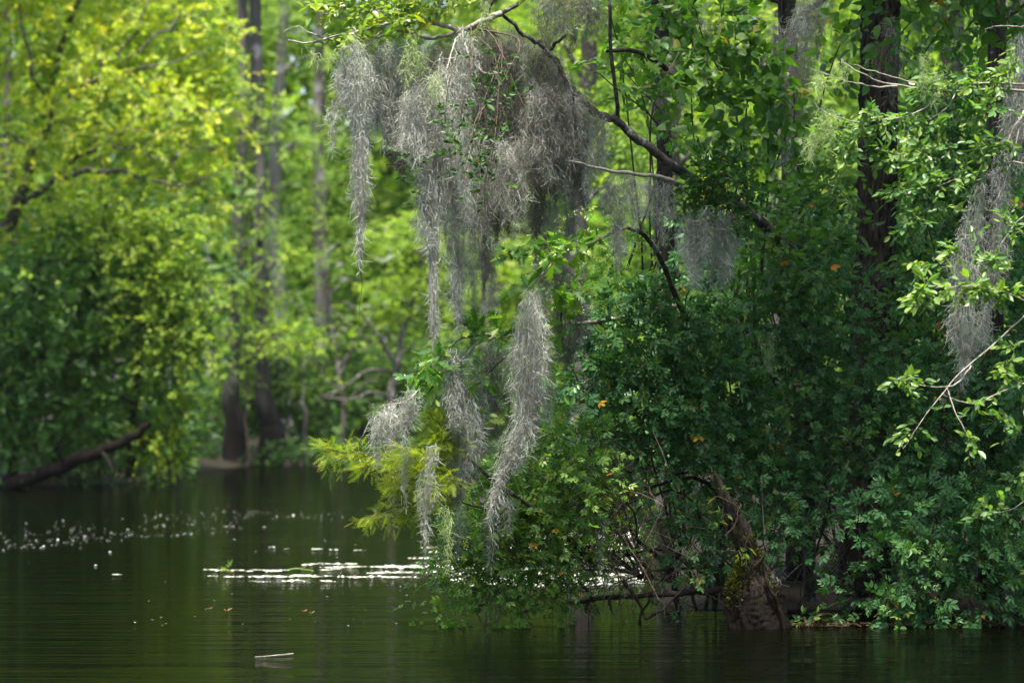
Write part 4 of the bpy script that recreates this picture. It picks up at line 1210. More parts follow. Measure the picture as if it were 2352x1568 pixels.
lv, tw = Leaves(), Geo()
for path, n, ti in [([(2120, 250, 23), (1990, 290, 22.9), (1900, 300, 22.9)], 26, .55), ([(2200, 330, 23), (2100, 350, 22.9), (2000, 350, 22.9)], 26, .5), ([(2330, 160, 23.1), (2230, 180, 23), (2120, 190, 23)], 22, .6), ([(2300, 240, 23), (2180, 260, 23), (2080, 300, 23)], 26, .55),
                    ([(2250, 395, 23), (2140, 420, 22.9), (2060, 440, 22.9)], 24, .5), ([(2200, 470, 23), (2120, 480, 22.9), (2080, 520, 22.9)], 12, .5), ([(2030, 210, 22.9), (1970, 300, 22.8), (1950, 350, 22.8)], 14, .6), ([(2340, 330, 23), (2260, 340, 23)], 14, .6), ([(2340, 100, 23.1), (2300, 190, 23)], 10, .6),
                    ([(2250, 560, 22.8), (2170, 580, 22.7), (2110, 610, 22.7)], 12, .6), ([(2340, 530, 22.8), (2300, 500, 22.8)], 8, .6)]:
    sprigs_along(lv, tw, path, int(n * 1.5), .056, .13, 6, up=.8, droop=.15, tint=(ti, .22))
for path, n, ti, sz in [([(2352, 690, 22.7), (2250, 662, 22.6), (2120, 670, 22.4)], 26, .8, .062), ([(2140, 665, 22.5), (2090, 690, 22.4)], 9, .75, .07), ([(2050, 870, 22.4), (2100, 880, 22.4)], 9, .6, .05), ([(2340, 780, 22.7), (2310, 840, 22.6), (2352, 900, 22.6)], 16, .6, .055), ([(2290, 905, 22.6), (2240, 925, 22.5)], 5, .6, .055),
                        ([(2200, 960, 22.4), (2230, 1010, 22.4), (2190, 930, 22.4)], 6, .6, .05), ([(2110, 970, 22.4), (2080, 1010, 22.4)], 6, .6, .05), ([(2320, 1170, 22.7), (2240, 1180, 22.6)], 6, .65, .055), ([(2352, 1000, 22.6), (2300, 960, 22.6)], 8, .6, .055), ([(2340, 620, 22.7), (2280, 600, 22.7)], 8, .6, .055), ([(2352, 1080, 22.7), (2330, 1100, 22.7)], 4, .7, .055)]:
    sprigs_along(lv, tw, path, int(n * 1.4), sz * 1.08, .12, 5, up=.8, droop=.2, tint=(ti, .2))
lv.done()
PV = t_oval(.48, .05, -.06)
lv = leaf_parts(lv, 295, PV, M_holly, pale, pbase, 8)
g = Geo()
add_leaves(g, PV, lv.p, lv.d, lv.n, lv.s, lv.t)
lv2 = Leaves()
far_foliage(lv2, [(rng.uniform(2250, 3100), rng.uniform(-1000, -120), 170, 100, rng.uniform(22.5, 25)) for _ in range(14)], 23, .09, .7, .3, twig=.3)
lv2.done()
add_leaves(g, DIA_WIDE, lv2.p, lv2.d, lv2.n, lv2.s, lv2.t)
g.build('crown', M_holly, pale, pbase, kind='stuff')
tw.build('twigs', M_tw, pale, pbase, kind='stuff')

# ------------------------------------------------------------------ Spanish moss
def moss(label, cols, d, mat=None, dens=1.0, tint=(.55, .2), name='spanish_moss', cat='moss', group='hanging spanish moss', curl=.042, width=.0010, straight=.85):
    """Each column is a path of (x, y, half width); filled with curled strands that hang down."""
    mat = mat or M_moss
    top = min(cols, key=lambda c: c[0][1])[0]
    org = V(top[0], top[1], d)
    g = Geo()
    for col in cols:
        dd = d + rng.normal(0, .06)
        col = np.array(col, float)
        dy = np.diff(col[:, 1])
        # dense table along the path
        n = 60
        s = np.linspace(0, len(col) - 1, n)
        X = np.interp(s, range(len(col)), col[:, 0]); Yv = np.interp(s, range(len(col)), col[:, 1]); W = 1.32 * np.interp(s, range(len(col)), col[:, 2])
        X = X + 2.0 * np.sin(np.linspace(0, 9, n) + rng.uniform(0, 6)) * np.linspace(.2, 1, n)
        W = W * (1 + .22 * np.sin(np.linspace(0, 16, n) + rng.uniform(0, 6)) + .12 * rng.normal(0, 1, n))
        W = W * np.clip(np.linspace(.25, 9, n), 0, 1)
        k = dd / FPX
        area = np.trapz(2 * W, Yv) * k * k
        m = int(area * 14300 * dens) + 10
        cdf = np.cumsum(np.maximum(W, 2.5)); cdf /= cdf[-1]
        si = np.searchsorted(cdf, rng.random(m))
        si = np.clip(si, 0, n - 1)
        # sub-strands: the mass hangs in separate wavy cords that end at different heights
        kk = max(2, int(W.max() / 4.5))
        uk = np.linspace(-.85, .85, kk) + rng.normal(0, .12, kk)
        ek = rng.uniform(.62, 1.0, kk); ek[kk // 2] = 1.0
        which = rng.integers(0, kk, m)
        fr = si / (n - 1)
        over = fr > ek[which]
        which[over] = kk // 2
        u = uk[which] * (1 - .25 * fr) + .12 * np.sin(fr * 14 + which * 2.3) + rng.normal(0, .11, m)
        loose = rng.random(m) < .28
        u[loose] = np.clip(rng.normal(0, .5, loose.sum()), -1.2, 1.2)
        dep = (rng.normal(0, .28, m) + .5 * np.sin(which * 2.1)) * np.maximum(W[si], 5) * k * .8
        c = np.stack([(X[si] + u * W[si] - CX) * k, np.full(m, dd) + dep, EYE + (HY - Yv[si] + rng.normal(0, 8, m)) * k], 1)
        # curls
        dirs = np.array([0, 0, -1.0]) * straight + rng.normal(0, .55, (m, 3)) + np.stack([u * .45, dep * 0, np.zeros(m)], 1)
        dirs = norm(dirs)
        bend = norm(rng.normal(0, 1, (m, 3)) + np.array([0, 0, -.5]))
        ln = curl * rng.uniform(.55, 1.5, m)
        ts = np.linspace(0, 1, 4)
        P = c[:, None, :] + dirs[:, None, :] * (ln[:, None] * ts)[..., None] + bend[:, None, :] * (ln[:, None] * 1.0 * (ts - .2) ** 2)[..., None]
        P = P + norm(np.cross(dirs, bend))[:, None, :] * (ln[:, None] * .22 * np.sin(ts * 5))[..., None]
        Wd = width * rng.uniform(.7, 1.3, m)[:, None] * np.array([.9, 1.1, 1, .4])[None]
        patch = .13 * np.sin(c[:, 0] * 23 + c[:, 2] * 5) + .1 * np.sin(c[:, 2] * 17 + c[:, 0] * 31)
        edge = .12 * np.abs(u)
        tt = np.clip(tint[0] + patch + edge + rng.normal(0, tint[1], m), 0, 1)
        ribbons(g, P, Wd, norm(rng.normal(0, 1, (m, 3)) + np.array([0, .6, 0])), tt)
        # long strands
        ml = max(5, int(area * 1000 * dens))
        uu = rng.normal(0, .45, ml)
        st = rng.uniform(0, .5, ml); en = np.clip(st + rng.uniform(.25, .7, ml), 0, 1)
        q = np.linspace(0, 1, 12)
        idx = (st[:, None] + (en - st)[:, None] * q) * (n - 1)
        xi = np.interp(idx, range(n), X) + uu[:, None] * np.interp(idx, range(n), W) + 2.2 * np.sin(idx * .55 + rng.uniform(0, 6, (ml, 1))) + rng.normal(0, .8, idx.shape)
        yi = np.interp(idx, range(n), Yv)
        dpi = rng.normal(0, .45, ml)[:, None] * np.interp(idx, range(n), W) * k * .8
        P = np.stack([(xi - CX) * k, dd + dpi + rng.normal(0, .004, idx.shape), EYE + (HY - yi) * k], -1)
        ribbons(g, P, np.full(idx.shape, width * .8), norm(rng.normal(0, .5, (ml, 3)) + np.array([0, 1.0, 0])), np.clip(rng.normal(tint[0] - .1, tint[1], ml), 0, 1))
    o = g.build(name, mat, None, org)
    return tag(o, label, cat, group)


def curtain(x0, x1, yt0, yt1, yb, n, hw, jb=.25, taper=.35, lean=0):
    """Ragged curtain: n columns between x0 and x1, from the top line down to about yb."""
    out = []
    for i in range(n):
        f = (i + .5) / n + rng.normal(0, .12) / n
        x = x0 + (x1 - x0) * f
        yt = yt0 + (yt1 - yt0) * f + rng.uniform(-10, 15)
        b = yt + (yb - yt) * (1 - jb * rng.random())
        w = hw * rng.uniform(.75, 1.25)
        out.append([(x, yt, w * .7), (x + lean * .3, yt + (b - yt) * .25, w), (x + lean * .6, yt + (b - yt) * .6, w * .9), (x + lean + rng.normal(0, 4), yt + (b - yt) * .85, w * .55), (x + lean + rng.normal(0, 6), b, w * taper * .5)])
    return out


moss('longest grey moss strand hanging at the far river end of the limb', [[(808, 78, 14), (815, 130, 26), (815, 200, 30), (822, 260, 22), (826, 340, 15), (828, 430, 14), (829, 500, 12), (829, 560, 6), (828, 612, 2)], [(840, 100, 12), (842, 180, 18), (845, 240, 12), (838, 320, 10), (834, 400, 6)], [(797, 100, 10), (790, 160, 12), (796, 230, 8), (806, 290, 3)]], 24.35, tint=(.68, .2))
moss('short wispy moss tail on the drooping twig tip', [[(775, 225, 9), (768, 255, 10), (762, 290, 5), (765, 320, 4), (763, 352, 2)]], 24.3, tint=(.65, .2))
moss('thin moss fringe just right of the longest strand', curtain(858, 960, 95, 85, 370, 9, 13, .4, .2) + curtain(870, 960, 200, 210, 350, 4, 15, .35), 24.55, dens=.85, tint=(.6, .2))
moss('pale moss mass with a bulging side left of the forked twig', [[(960, 190, 14), (950, 260, 26), (955, 320, 34), (965, 370, 26), (972, 420, 12), (975, 470, 4)], [(990, 170, 18), (985, 240, 26), (982, 330, 24), (975, 420, 12)]], 24.35, tint=(.65, .2))
moss('long moss strand ending farthest down below the bulging mass', [[(1012, 130, 14), (1015, 220, 26), (1012, 300, 30), (1005, 380, 32), (998, 450, 28), (994, 520, 14), (993, 600, 11), (995, 680, 9), (998, 745, 7), (1000, 785, 2)], [(970, 440, 12), (975, 520, 18), (982, 570, 8)]], 24.4, tint=(.72, .2))
moss('bright moss tuft hanging from the forked pale twig', [[(1072, 280, 10), (1070, 320, 22), (1070, 370, 26), (1072, 420, 20), (1070, 460, 10), (1066, 500, 4)], [(1062, 60, 12), (1066, 130, 20), (1060, 200, 24), (1062, 250, 12), (1070, 290, 5)]], 24.2, tint=(.7, .2))
moss('long straight moss strand below the bright tuft', [[(1050, 420, 28), (1052, 500, 26), (1052, 560, 17), (1052, 620, 15), (1052, 690, 13), (1052, 730, 7), (1052, 755, 2)], [(1035, 300, 20), (1040, 400, 30), (1045, 480, 20)], [(1025, 500, 10), (1030, 580, 8), (1034, 640, 3)]], 24.45, tint=(.7, .2))
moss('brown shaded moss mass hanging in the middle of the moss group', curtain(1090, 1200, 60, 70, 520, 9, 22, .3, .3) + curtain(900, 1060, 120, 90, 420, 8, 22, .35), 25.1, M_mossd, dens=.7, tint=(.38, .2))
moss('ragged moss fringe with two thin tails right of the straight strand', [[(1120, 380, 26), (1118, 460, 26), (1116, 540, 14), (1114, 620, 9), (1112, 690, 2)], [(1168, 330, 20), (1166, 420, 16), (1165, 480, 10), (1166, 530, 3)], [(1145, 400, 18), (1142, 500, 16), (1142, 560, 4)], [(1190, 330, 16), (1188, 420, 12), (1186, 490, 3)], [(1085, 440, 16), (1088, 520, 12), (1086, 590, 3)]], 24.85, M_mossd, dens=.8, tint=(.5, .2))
moss('broad ragged fringe spreading across the bottom of the moss group', curtain(965, 1205, 330, 300, 575, 13, 11, .4, .3), 24.75, dens=.7, tint=(.5, .2))
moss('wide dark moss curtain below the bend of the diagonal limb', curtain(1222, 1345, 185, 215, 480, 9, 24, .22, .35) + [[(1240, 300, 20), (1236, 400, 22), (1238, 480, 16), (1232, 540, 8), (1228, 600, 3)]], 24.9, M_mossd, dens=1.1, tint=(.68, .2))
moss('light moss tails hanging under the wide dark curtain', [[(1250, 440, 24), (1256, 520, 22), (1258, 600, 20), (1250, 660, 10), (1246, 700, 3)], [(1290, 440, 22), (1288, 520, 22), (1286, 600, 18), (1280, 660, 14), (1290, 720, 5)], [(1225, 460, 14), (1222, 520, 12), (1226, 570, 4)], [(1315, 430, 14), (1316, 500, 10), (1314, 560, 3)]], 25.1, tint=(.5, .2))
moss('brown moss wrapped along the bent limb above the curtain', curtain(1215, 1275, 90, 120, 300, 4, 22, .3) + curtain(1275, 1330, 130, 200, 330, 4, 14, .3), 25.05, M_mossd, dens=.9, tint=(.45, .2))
moss('thin moss wisps right of the wide curtain under the diagonal limb', curtain(1345, 1395, 250, 270, 400, 4, 9, .4) + [[(1385, 260, 8), (1383, 330, 10), (1384, 380, 4)], [(1350, 330, 10), (1352, 400, 10), (1350, 450, 3)]], 24.95, dens=.9, tint=(.6, .2))
moss('tapering moss tail under the lower bare limb', [[(1425, 398, 30), (1422, 460, 26), (1420, 520, 14), (1420, 580, 9), (1420, 622, 2)], [(1455, 402, 16), (1462, 470, 12), (1460, 520, 4)], [(1400, 398, 12), (1400, 450, 10), (1398, 490, 3)]], 24.95, tint=(.6, .2))
moss('small moss tail at the root of the lower bare limb', [[(1505, 410, 14), (1512, 460, 18), (1518, 510, 12), (1522, 555, 3)], [(1485, 405, 10), (1490, 450, 8), (1492, 490, 3)], [(1535, 415, 10), (1540, 470, 12), (1538, 510, 4)]], 25.2, tint=(.6, .2))
moss('wide hanging moss bunch below the dark evergreen clump', curtain(1570, 1690, 470, 480, 665, 8, 13, .55, .25) + [[(1600, 500, 16), (1600, 570, 20), (1598, 620, 12), (1594, 660, 3)]], 25.15, tint=(.6, .2))
moss('thick moss rope hanging from the lower oak bough', [[(1212, 660, 12), (1212, 710, 24), (1208, 780, 26), (1206, 850, 25), (1208, 910, 24), (1204, 960, 22), (1190, 1010, 22), (1170, 1060, 20), (1150, 1100, 18), (1135, 1140, 12), (1125, 1185, 5)], [(1228, 660, 10), (1232, 740, 14), (1230, 850, 14), (1232, 940, 12), (1228, 1000, 5)]], 24.55, tint=(.58, .2), dens=1.1)
moss('thick moss column hanging behind the feathery cypress bough', [[(1045, 775, 8), (1048, 830, 20), (1055, 900, 24), (1062, 960, 26), (1064, 1020, 30), (1060, 1080, 28), (1054, 1130, 16), (1052, 1165, 5)], [(1035, 800, 10), (1040, 900, 14), (1042, 980, 14)]], 24.5, tint=(.56, .2), dens=1.1)
moss('curly moss tufts at the tip of the lowest oak twig', [[(890, 930, 22), (885, 960, 24), (872, 990, 16), (868, 1030, 11), (866, 1070, 3)], [(945, 890, 16), (942, 930, 18), (935, 970, 14), (926, 1010, 6)], [(915, 930, 14), (905, 950, 14), (900, 975, 6)]], 24.25, tint=(.62, .2))
moss('thin moss tail dangling in front of the cypress sprays', [[(995, 1020, 6), (990, 1060, 9), (984, 1110, 12), (980, 1160, 10), (978, 1210, 7), (980, 1260, 2)]], 24.15, tint=(.58, .2))
moss('fine moss thread below the curly tufts beside the cypress sprays', [[(932, 1000, 6), (930, 1050, 6), (928, 1100, 4), (927, 1150, 2)]], 24.2, tint=(.6, .2))
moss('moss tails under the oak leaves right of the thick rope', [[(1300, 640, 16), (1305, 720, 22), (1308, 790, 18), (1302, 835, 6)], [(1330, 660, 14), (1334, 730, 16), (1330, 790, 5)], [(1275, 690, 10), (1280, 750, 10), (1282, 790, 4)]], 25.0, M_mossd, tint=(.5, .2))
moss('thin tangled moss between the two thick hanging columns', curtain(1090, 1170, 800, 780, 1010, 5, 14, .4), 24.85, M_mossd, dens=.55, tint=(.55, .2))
for lab, col in (('faint moss tail trailing into the shrub below the thick rope', [(1128, 1180, 8), (1125, 1240, 8), (1122, 1300, 3)]), ('faint moss tail trailing below the thick moss column', [(1055, 1160, 8), (1052, 1220, 8), (1050, 1270, 3)]), ('short faint moss tail right of the rope end above the shrub', [(1165, 1120, 8), (1168, 1180, 8), (1166, 1220, 3)])):
    moss(lab, [col], 24.7, tint=(.5, .2), dens=.7)
for lab, col, dd in (('thin moss strand linking the curtain and the oak bough', [(1255, 560, 9), (1258, 640, 11), (1252, 720, 9), (1250, 800, 3)], 25.15), ('thin moss strand behind the oak leaves left of the rope', [(1130, 620, 8), (1132, 700, 10), (1128, 790, 8), (1126, 860, 3)], 24.9),
                     ('wispy moss strand between the two long tails', [(1082, 520, 8), (1086, 600, 9), (1088, 690, 8), (1086, 770, 3)], 24.8), ('wispy moss strand right of the thick rope', [(1262, 780, 7), (1258, 850, 10), (1262, 920, 9), (1258, 980, 3)], 24.9), ('thin moss strand hanging beside the thick moss column', [(1100, 860, 8), (1104, 940, 11), (1098, 1020, 9), (1096, 1090, 3)], 24.75)):
    moss(lab, [col], dd, dens=.8, tint=(.55, .2))
moss('large wispy moss cloak hanging at the right edge', [[(2225, 465, 10), (2218, 560, 18), (2212, 640, 22), (2215, 720, 30), (2218, 780, 26), (2215, 830, 16), (2212, 885, 5)], [(2300, 330, 10), (2296, 430, 16), (2288, 540, 20), (2276, 640, 18), (2266, 720, 12), (2258, 790, 4)], [(2255, 400, 8), (2250, 480, 12), (2244, 560, 12), (2240, 640, 5)]], 23.6, tint=(.62, .2), dens=.8)
moss('ragged moss drape at the upper right edge above the cloak', [[(2318, 120, 10), (2320, 200, 14), (2316, 290, 12), (2310, 370, 5)], [(2345, 70, 12), (2344, 170, 16), (2342, 280, 16), (2340, 380, 8)]], 23.5, tint=(.6, .2), dens=.8)
moss('long grey moss column left of the fissured trunk', [[(1838, 0, 22), (1835, 80, 26), (1830, 170, 28), (1828, 260, 22), (1832, 340, 20), (1836, 420, 16), (1832, 480, 8), (1828, 520, 3)], [(1815, 150, 16), (1812, 240, 14), (1818, 300, 5)]], 28.6, tint=(.48, .2))
moss('short moss column at the top between trunk and long column', [[(1875, -20, 20), (1878, 50, 20), (1876, 100, 12), (1874, 135, 4)], [(1850, -20, 14), (1852, 60, 12), (1850, 110, 4)]], 28.5, tint=(.48, .2))
moss('moss beard on the upper part of the fissured trunk', [[(2045, 40, 14), (2050, 110, 18), (2048, 180, 12), (2050, 240, 5)], [(2020, 90, 10), (2020, 130, 12), (2016, 180, 4)]], 27.1, M_mossd, dens=.6, tint=(.5, .2))
moss('moss hanging at the top edge behind the sapling leaves', curtain(1240, 1330, -40, -30, 130, 4, 20, .3) + curtain(1330, 1400, -20, 0, 90, 3, 12, .4), 25.6, M_mossd, dens=.8, tint=(.5, .2))
moss('moss draped behind the broad leaved vine', curtain(1500, 1560, 120, 140, 360, 3, 16, .3) + curtain(1600, 1660, 40, 40, 200, 3, 16, .3), 27.6, M_mossd, dens=.7, tint=(.5, .2))
moss('moss strand on the slim trunk behind the vine leaves', [[(1780, 40, 12), (1785, 140, 16), (1780, 230, 10), (1782, 290, 4)]], 28.4, dens=.7, tint=(.5, .2))
moss('small moss scrap in the dark gap of the rose shrubs', [[(1765, 770, 9), (1768, 800, 8), (1764, 830, 5), (1762, 860, 2)]], 26.0, M_usnea, dens=.7, tint=(.3, .2))
# pale green beard lichen
UG2 = 'pale green beard lichen'
for lab, cols, d in [('pale lichen netting drooping from the outermost bare twig', [[(700, 100, 16), (712, 122, 16), (735, 140, 14), (752, 135, 16), (775, 128, 14), (785, 118, 8)]], 24.2),
                     ('long pale lichen beard high between the moss fringes', [[(942, 80, 7), (940, 120, 9), (936, 160, 8), (932, 195, 3)]], 24.3),
                     ('short pale lichen beard right of the long one', [[(968, 100, 5), (966, 140, 6), (964, 170, 3)]], 24.3),
                     ('pale lichen beard left of the forked pale twig', [[(1000, 160, 6), (998, 200, 8), (996, 235, 3)]], 24.3),
                     ('pale lichen beard at the top edge above the forked twig', [[(1110, 0, 6), (1112, 30, 7), (1110, 60, 3)]], 24.3),
                     ('pale lichen draped on the lowest bare twig beside the vine', [[(1895, 250, 14), (1902, 290, 14), (1895, 325, 6)]], 22.8),
                     ('pale lichen loop left of the lowest bare twig', [[(1872, 300, 9), (1860, 335, 13), (1862, 365, 6)]], 22.8),
                     ('pale lichen tuft on the tip of the upper bare twig', [[(1878, 165, 9), (1880, 190, 12), (1878, 215, 4)]], 22.8),
                     ('small pale lichen tuft near the fork of the upper bare twigs', [[(1935, 150, 7), (1936, 175, 6)]], 22.8),
                     ('pale lichen beard right of the fissured trunk on the bare twigs', [[(2150, 165, 8), (2152, 200, 7), (2148, 235, 3)]], 22.95),
                     ('pale lichen beard just left of its twin above the bare twigs', [[(2120, 120, 8), (2122, 160, 8), (2120, 200, 4)]], 22.95),
                     ('pale green lichen thread beside the thin moss tail over the water', [[(1022, 1160, 6), (1026, 1200, 6), (1028, 1240, 3), (1030, 1280, 4), (1028, 1310, 2)]], 24.3)]:
    moss(lab, cols, d, M_usnea, 1.0, (.5, .2), 'beard_lichen', 'lichen', UG2, .045, .0010, .8)

# ------------------------------------------------------------------ broken stump
DS = 25.35
M_stump = bark_mat('rotten_stump_wood', (.006, .0048, .004), (.075, .060, .050), (.05, .055, .008), (34, 34, 4), 9, .58, 1.0)
add_stain(M_stump, .22, .7, (.012, .009, .007))
sb = V(1745, 1446, DS); sb[2] = -.05
st = thing('broken_stump', 'jagged leaning tree stump with mossy swollen base standing in the water', 'stump', sb)
sec = [(1470, 1672, 1822), (1445, 1674, 1815), (1420, 1670, 1806), (1390, 1666, 1798), (1360, 1664, 1792), (1335, 1670, 1782), (1310, 1686, 1768), (1285, 1694, 1752), (1260, 1692, 1742), (1235, 1684, 1733), (1210, 1673, 1722), (1190, 1664, 1710),
       (1178, 1668, 1702), (1165, 1662, 1694), (1150, 1655, 1684), (1135, 1649, 1675), (1118, 1644, 1666), (1100, 1640, 1656), (1088, 1639, 1646)]
na = 56
ang = np.linspace(0, 2 * np.pi, na, endpoint=False)
ys_, l_, r_ = [np.array(c, float) for c in zip(*sec)]
yy = np.linspace(1470, 1088, 90)
lft = np.interp(-yy, -ys_, l_); rgt = np.interp(-yy, -ys_, r_)
k = DS / FPX
rows = []
for q, y in enumerate(yy):
    cx, hw = (lft[q] + rgt[q]) / 2, (rgt[q] - lft[q]) / 2 * .99
    a = ang + .25 * math.sin(q * .07)
    flute = 1 + (.06 * np.sin(a * 4 + q * .03) + .05 * np.sin(a * 9 + .4 * math.sin(q * .15)) + .035 * np.sin(a * 19 + q * .05)) + rng.normal(0, .024, na)
    # rotten hollow facing the camera, mid height
    hollow = 1 - .42 * np.exp(-((y - 1212) / 22) ** 2) * np.exp(-((np.mod(ang - (-math.pi / 2 - .35) + math.pi, 2 * math.pi) - math.pi) / .55) ** 2)
    groove = 1 - .25 * np.exp(-((y - 1270) / 70) ** 2) * np.exp(-((np.mod(ang - (-math.pi / 2 + .5) + math.pi, 2 * math.pi) - math.pi) / .28) ** 2)
    f = flute * hollow * groove
    dep = max(hw * .75, 4)
    rows.append(np.stack([(cx + hw * np.cos(ang) * f - CX) * k, DS + dep * k * np.sin(ang) * f, np.full(na, EYE + (HY - y) * k) + rng.normal(0, .003, na)], 1))
vs = np.concatenate(rows)
i = np.arange(len(yy) - 1)[:, None] * na
j = np.arange(na)[None, :]
g = Geo()
g.add(vs, np.stack([i + j, i + (j + 1) % na, i + na + (j + 1) % na, i + na + j], -1).reshape(-1, 4), .5)
tipi = (len(yy) - 1) * na
g.add(np.vstack([rows[-1], rows[-1].mean(0) + np.array([0, 0, .015])]), np.stack([np.arange(na), (np.arange(na) + 1) % na, np.full(na, na)], 1), .5)
st_trunk = g.build('trunk', M_stump, st, sb, smooth=True)
for pts, r0 in [([(1668, 1225), (1662, 1200), (1660, 1180), (1664, 1160)], .018), ([(1690, 1235), (1688, 1212), (1680, 1196)], .016), ([(1712, 1260), (1718, 1235), (1716, 1210)], .014), ([(1735, 1300), (1752, 1280), (1758, 1262)], .014), ([(1700, 1180), (1694, 1160), (1690, 1146)], .01)]:
    limb('splinter', [V(x, y, DS - .09) for x, y in pts], r0, .003, M_stump, st_trunk, sb, 6, .003)
for q in range(26):
    y0 = rng.uniform(1120, 1300)
    xl = np.interp(-y0, -ys_, l_); xr = np.interp(-y0, -ys_, r_)
    x0 = rng.uniform(xl + 3, xr - 3)
    hh = rng.uniform(14, 40)
    dd = DS - .03 - (xr - xl) * .3 * k * math.sqrt(max(.05, 1 - ((x0 - (xl + xr) / 2) / ((xr - xl) / 2)) ** 2))
    limb('splinter', [V(x0 + hh * .25, y0 + hh * .5, dd), V(x0, y0, dd - .006), V(x0 - hh * .3 + rng.normal(0, 2), y0 - hh * .6, dd - rng.uniform(0, .015))], rng.uniform(.004, .009), .001, M_stump, st_trunk, sb, 5, .002, 4)
g = Geo()
m = 1500
a_ = rng.uniform(math.pi, 2 * math.pi, m); y_ = np.concatenate([rng.normal(1325, 22, 900), rng.uniform(1230, 1400, 600)])
a_[:900] = rng.normal(math.pi * 1.28, .38, 900); a_[900:] = np.where(rng.random(600) < .5, rng.normal(math.pi * 1.75, .15, 600), rng.normal(math.pi * 1.2, .3, 600))
xl = np.interp(-y_, -ys_, l_); xr = np.interp(-y_, -ys_, r_)
hw_ = (xr - xl) / 2 * 1.02
P = np.stack([((xl + xr) / 2 + hw_ * np.cos(a_) - CX) * k, DS + .76 * hw_ * k * np.sin(a_), EYE + (HY - y_) * k], 1)
nrm_ = np.stack([np.cos(a_), np.sin(a_), .3 + 0 * a_], 1)
add_leaves(g, t_diamond(.5), P, norm(nrm_ + rng.normal(0, .6, (m, 3)) + np.array([0, 0, .3])), norm(rng.normal(0, 1, (m, 3))), rng.uniform(.010, .024, m), rng.random(m))
g.build('moss_cushion', leaf_mat('green_stump_moss', [(0, (.02, .028, .004)), (.6, (.055, .066, .008)), (1, (.11, .115, .012))], (1, 1, .5), .2, .8, .1), st_trunk, sb, kind='stuff')
for pts, r0, r1 in (([(1752, 1300), (1772, 1350), (1790, 1400), (1806, 1452)], .010, .016), ([(1716, 1300), (1722, 1360), (1724, 1420)], .006, .009)):
    limb('bark_ridge', [V(x, y, DS - .13) for x, y in pts], r0, r1, M_stump, st_trunk, sb, 7, .006)
# light plants on the stump
near_shrub('stump_seedling', 'bright pointed leaved seedling growing up the stump side', V(1660, 1240, DS - .1), [(1650, 1130, 10, 20), (1654, 1175, 14, 24), (1656, 1210, 12, 18)], DS - .08, M_lime, t_leaf(.3, .04, -.1), .045, .9, .03, 3, 40, 1, up=.4, droop=.4, tint=(.35, .15), cat='plant', yellow=0, root=V(1668, 1230, DS - .1), cane_r=.003)
near_shrub('stump_seedling', 'small bright drooping leaves in the notch of the stump', V(1710, 1265, DS - .12), [(1696, 1262, 8, 12), (1716, 1262, 6, 12)], DS - .16, M_lime, t_leaf(.5, .04, -.1), .05, .7, .03, 3, 14, 1, up=.2, droop=1.2, tint=(.35, .15), cat='plant', yellow=0, root=V(1710, 1268, DS - .1), cane_r=.002)
moss('tiny white moss scrap on the right shoulder of the stump', [[(1775, 1315, 10), (1778, 1328, 10), (1776, 1342, 4)]], DS - .1, dens=.3, tint=(.5, .15))
moss('wisp of moss dangling in the twig tangle', [[(1385, 1180, 6), (1382, 1220, 6), (1378, 1270, 3), (1376, 1310, 2)]], 25.3, dens=.8, tint=(.5, .2))

# ------------------------------------------------------------------ fallen branch and twig tangle
fb = V(1500, 1390, 25.6); fb[2] = .0
t = thing('fallen_branch', 'long dark fallen branch lying low across the water', 'branch', fb)
fb_stem, _ = limb('stem', [V(1190, 1408, 26.2), V(1290, 1388, 26.1), V(1400, 1374, 26.0), V(1480, 1366, 25.9), V(1560, 1362, 25.9), V(1650, 1350, 26)], .010, .024, M_bark_dark, t, fb, 8, .006)
for pts in ([(1430, 1330), (1470, 1390), (1483, 1420)], [(1330, 1330), (1360, 1370), (1380, 1410)], [(1483, 1420), (1530, 1390), (1590, 1330)], [(1300, 1385), (1298, 1420)], [(1400, 1374), (1404, 1412)], [(1350, 1380), (1348, 1408)]):
    limb('side_branch', [V(x, y, 25.8) for x, y in pts], .014, .006, M_bark_dark, fb_stem, fb, 6, .006)
tb_ = V(1600, 1380, 26.5); tb_[2] = .05
t = thing('twig_tangle', 'tangle of bare brown twigs and arching stems beside the stump', 'brush', tb_)
M_twb = bark_mat('bare_brown_twig', (.05, .036, .03), (.19, .145, .125), None, (40, 40, 40))
for pts, r in [([(1640, 1400), (1660, 1240), (1640, 1120), (1560, 1100), (1480, 1130), (1400, 1180), (1340, 1230)], .02), ([(1620, 1400), (1620, 1250), (1590, 1150), (1520, 1130), (1470, 1170), (1420, 1230)], .014), ([(1600, 1400), (1580, 1300), (1500, 1260), (1420, 1280), (1340, 1310)], .013),
               ([(1640, 1380), (1600, 1210), (1540, 1190), (1450, 1200)], .012), ([(1650, 1330), (1600, 1300), (1500, 1310), (1400, 1350)], .014), ([(1560, 1400), (1540, 1320), (1500, 1270), (1450, 1220), (1430, 1150)], .025), ([(1400, 1110), (1340, 1120), (1260, 1150), (1150, 1190)], .012),
               ([(1480, 1100), (1400, 1105), (1330, 1130), (1230, 1140)], .008), ([(1380, 1130), (1352, 1200), (1350, 1240), (1345, 1290)], .006), ([(1640, 1060), (1560, 1090), (1480, 1100)], .016), ([(1470, 1420), (1500, 1360), (1540, 1290), (1560, 1180)], .01), ([(1850, 1140), (1900, 1130), (1960, 1150), (2020, 1160)], .008)]:
    limb('stem', [V(x, y, 26.2 + .15 * math.sin(i * 2.1 + r * 900)) for i, (x, y) in enumerate(pts)], r, .004, M_twb if r < .012 else M_bark_dark, t, tb_, 6, .008)
m = 620
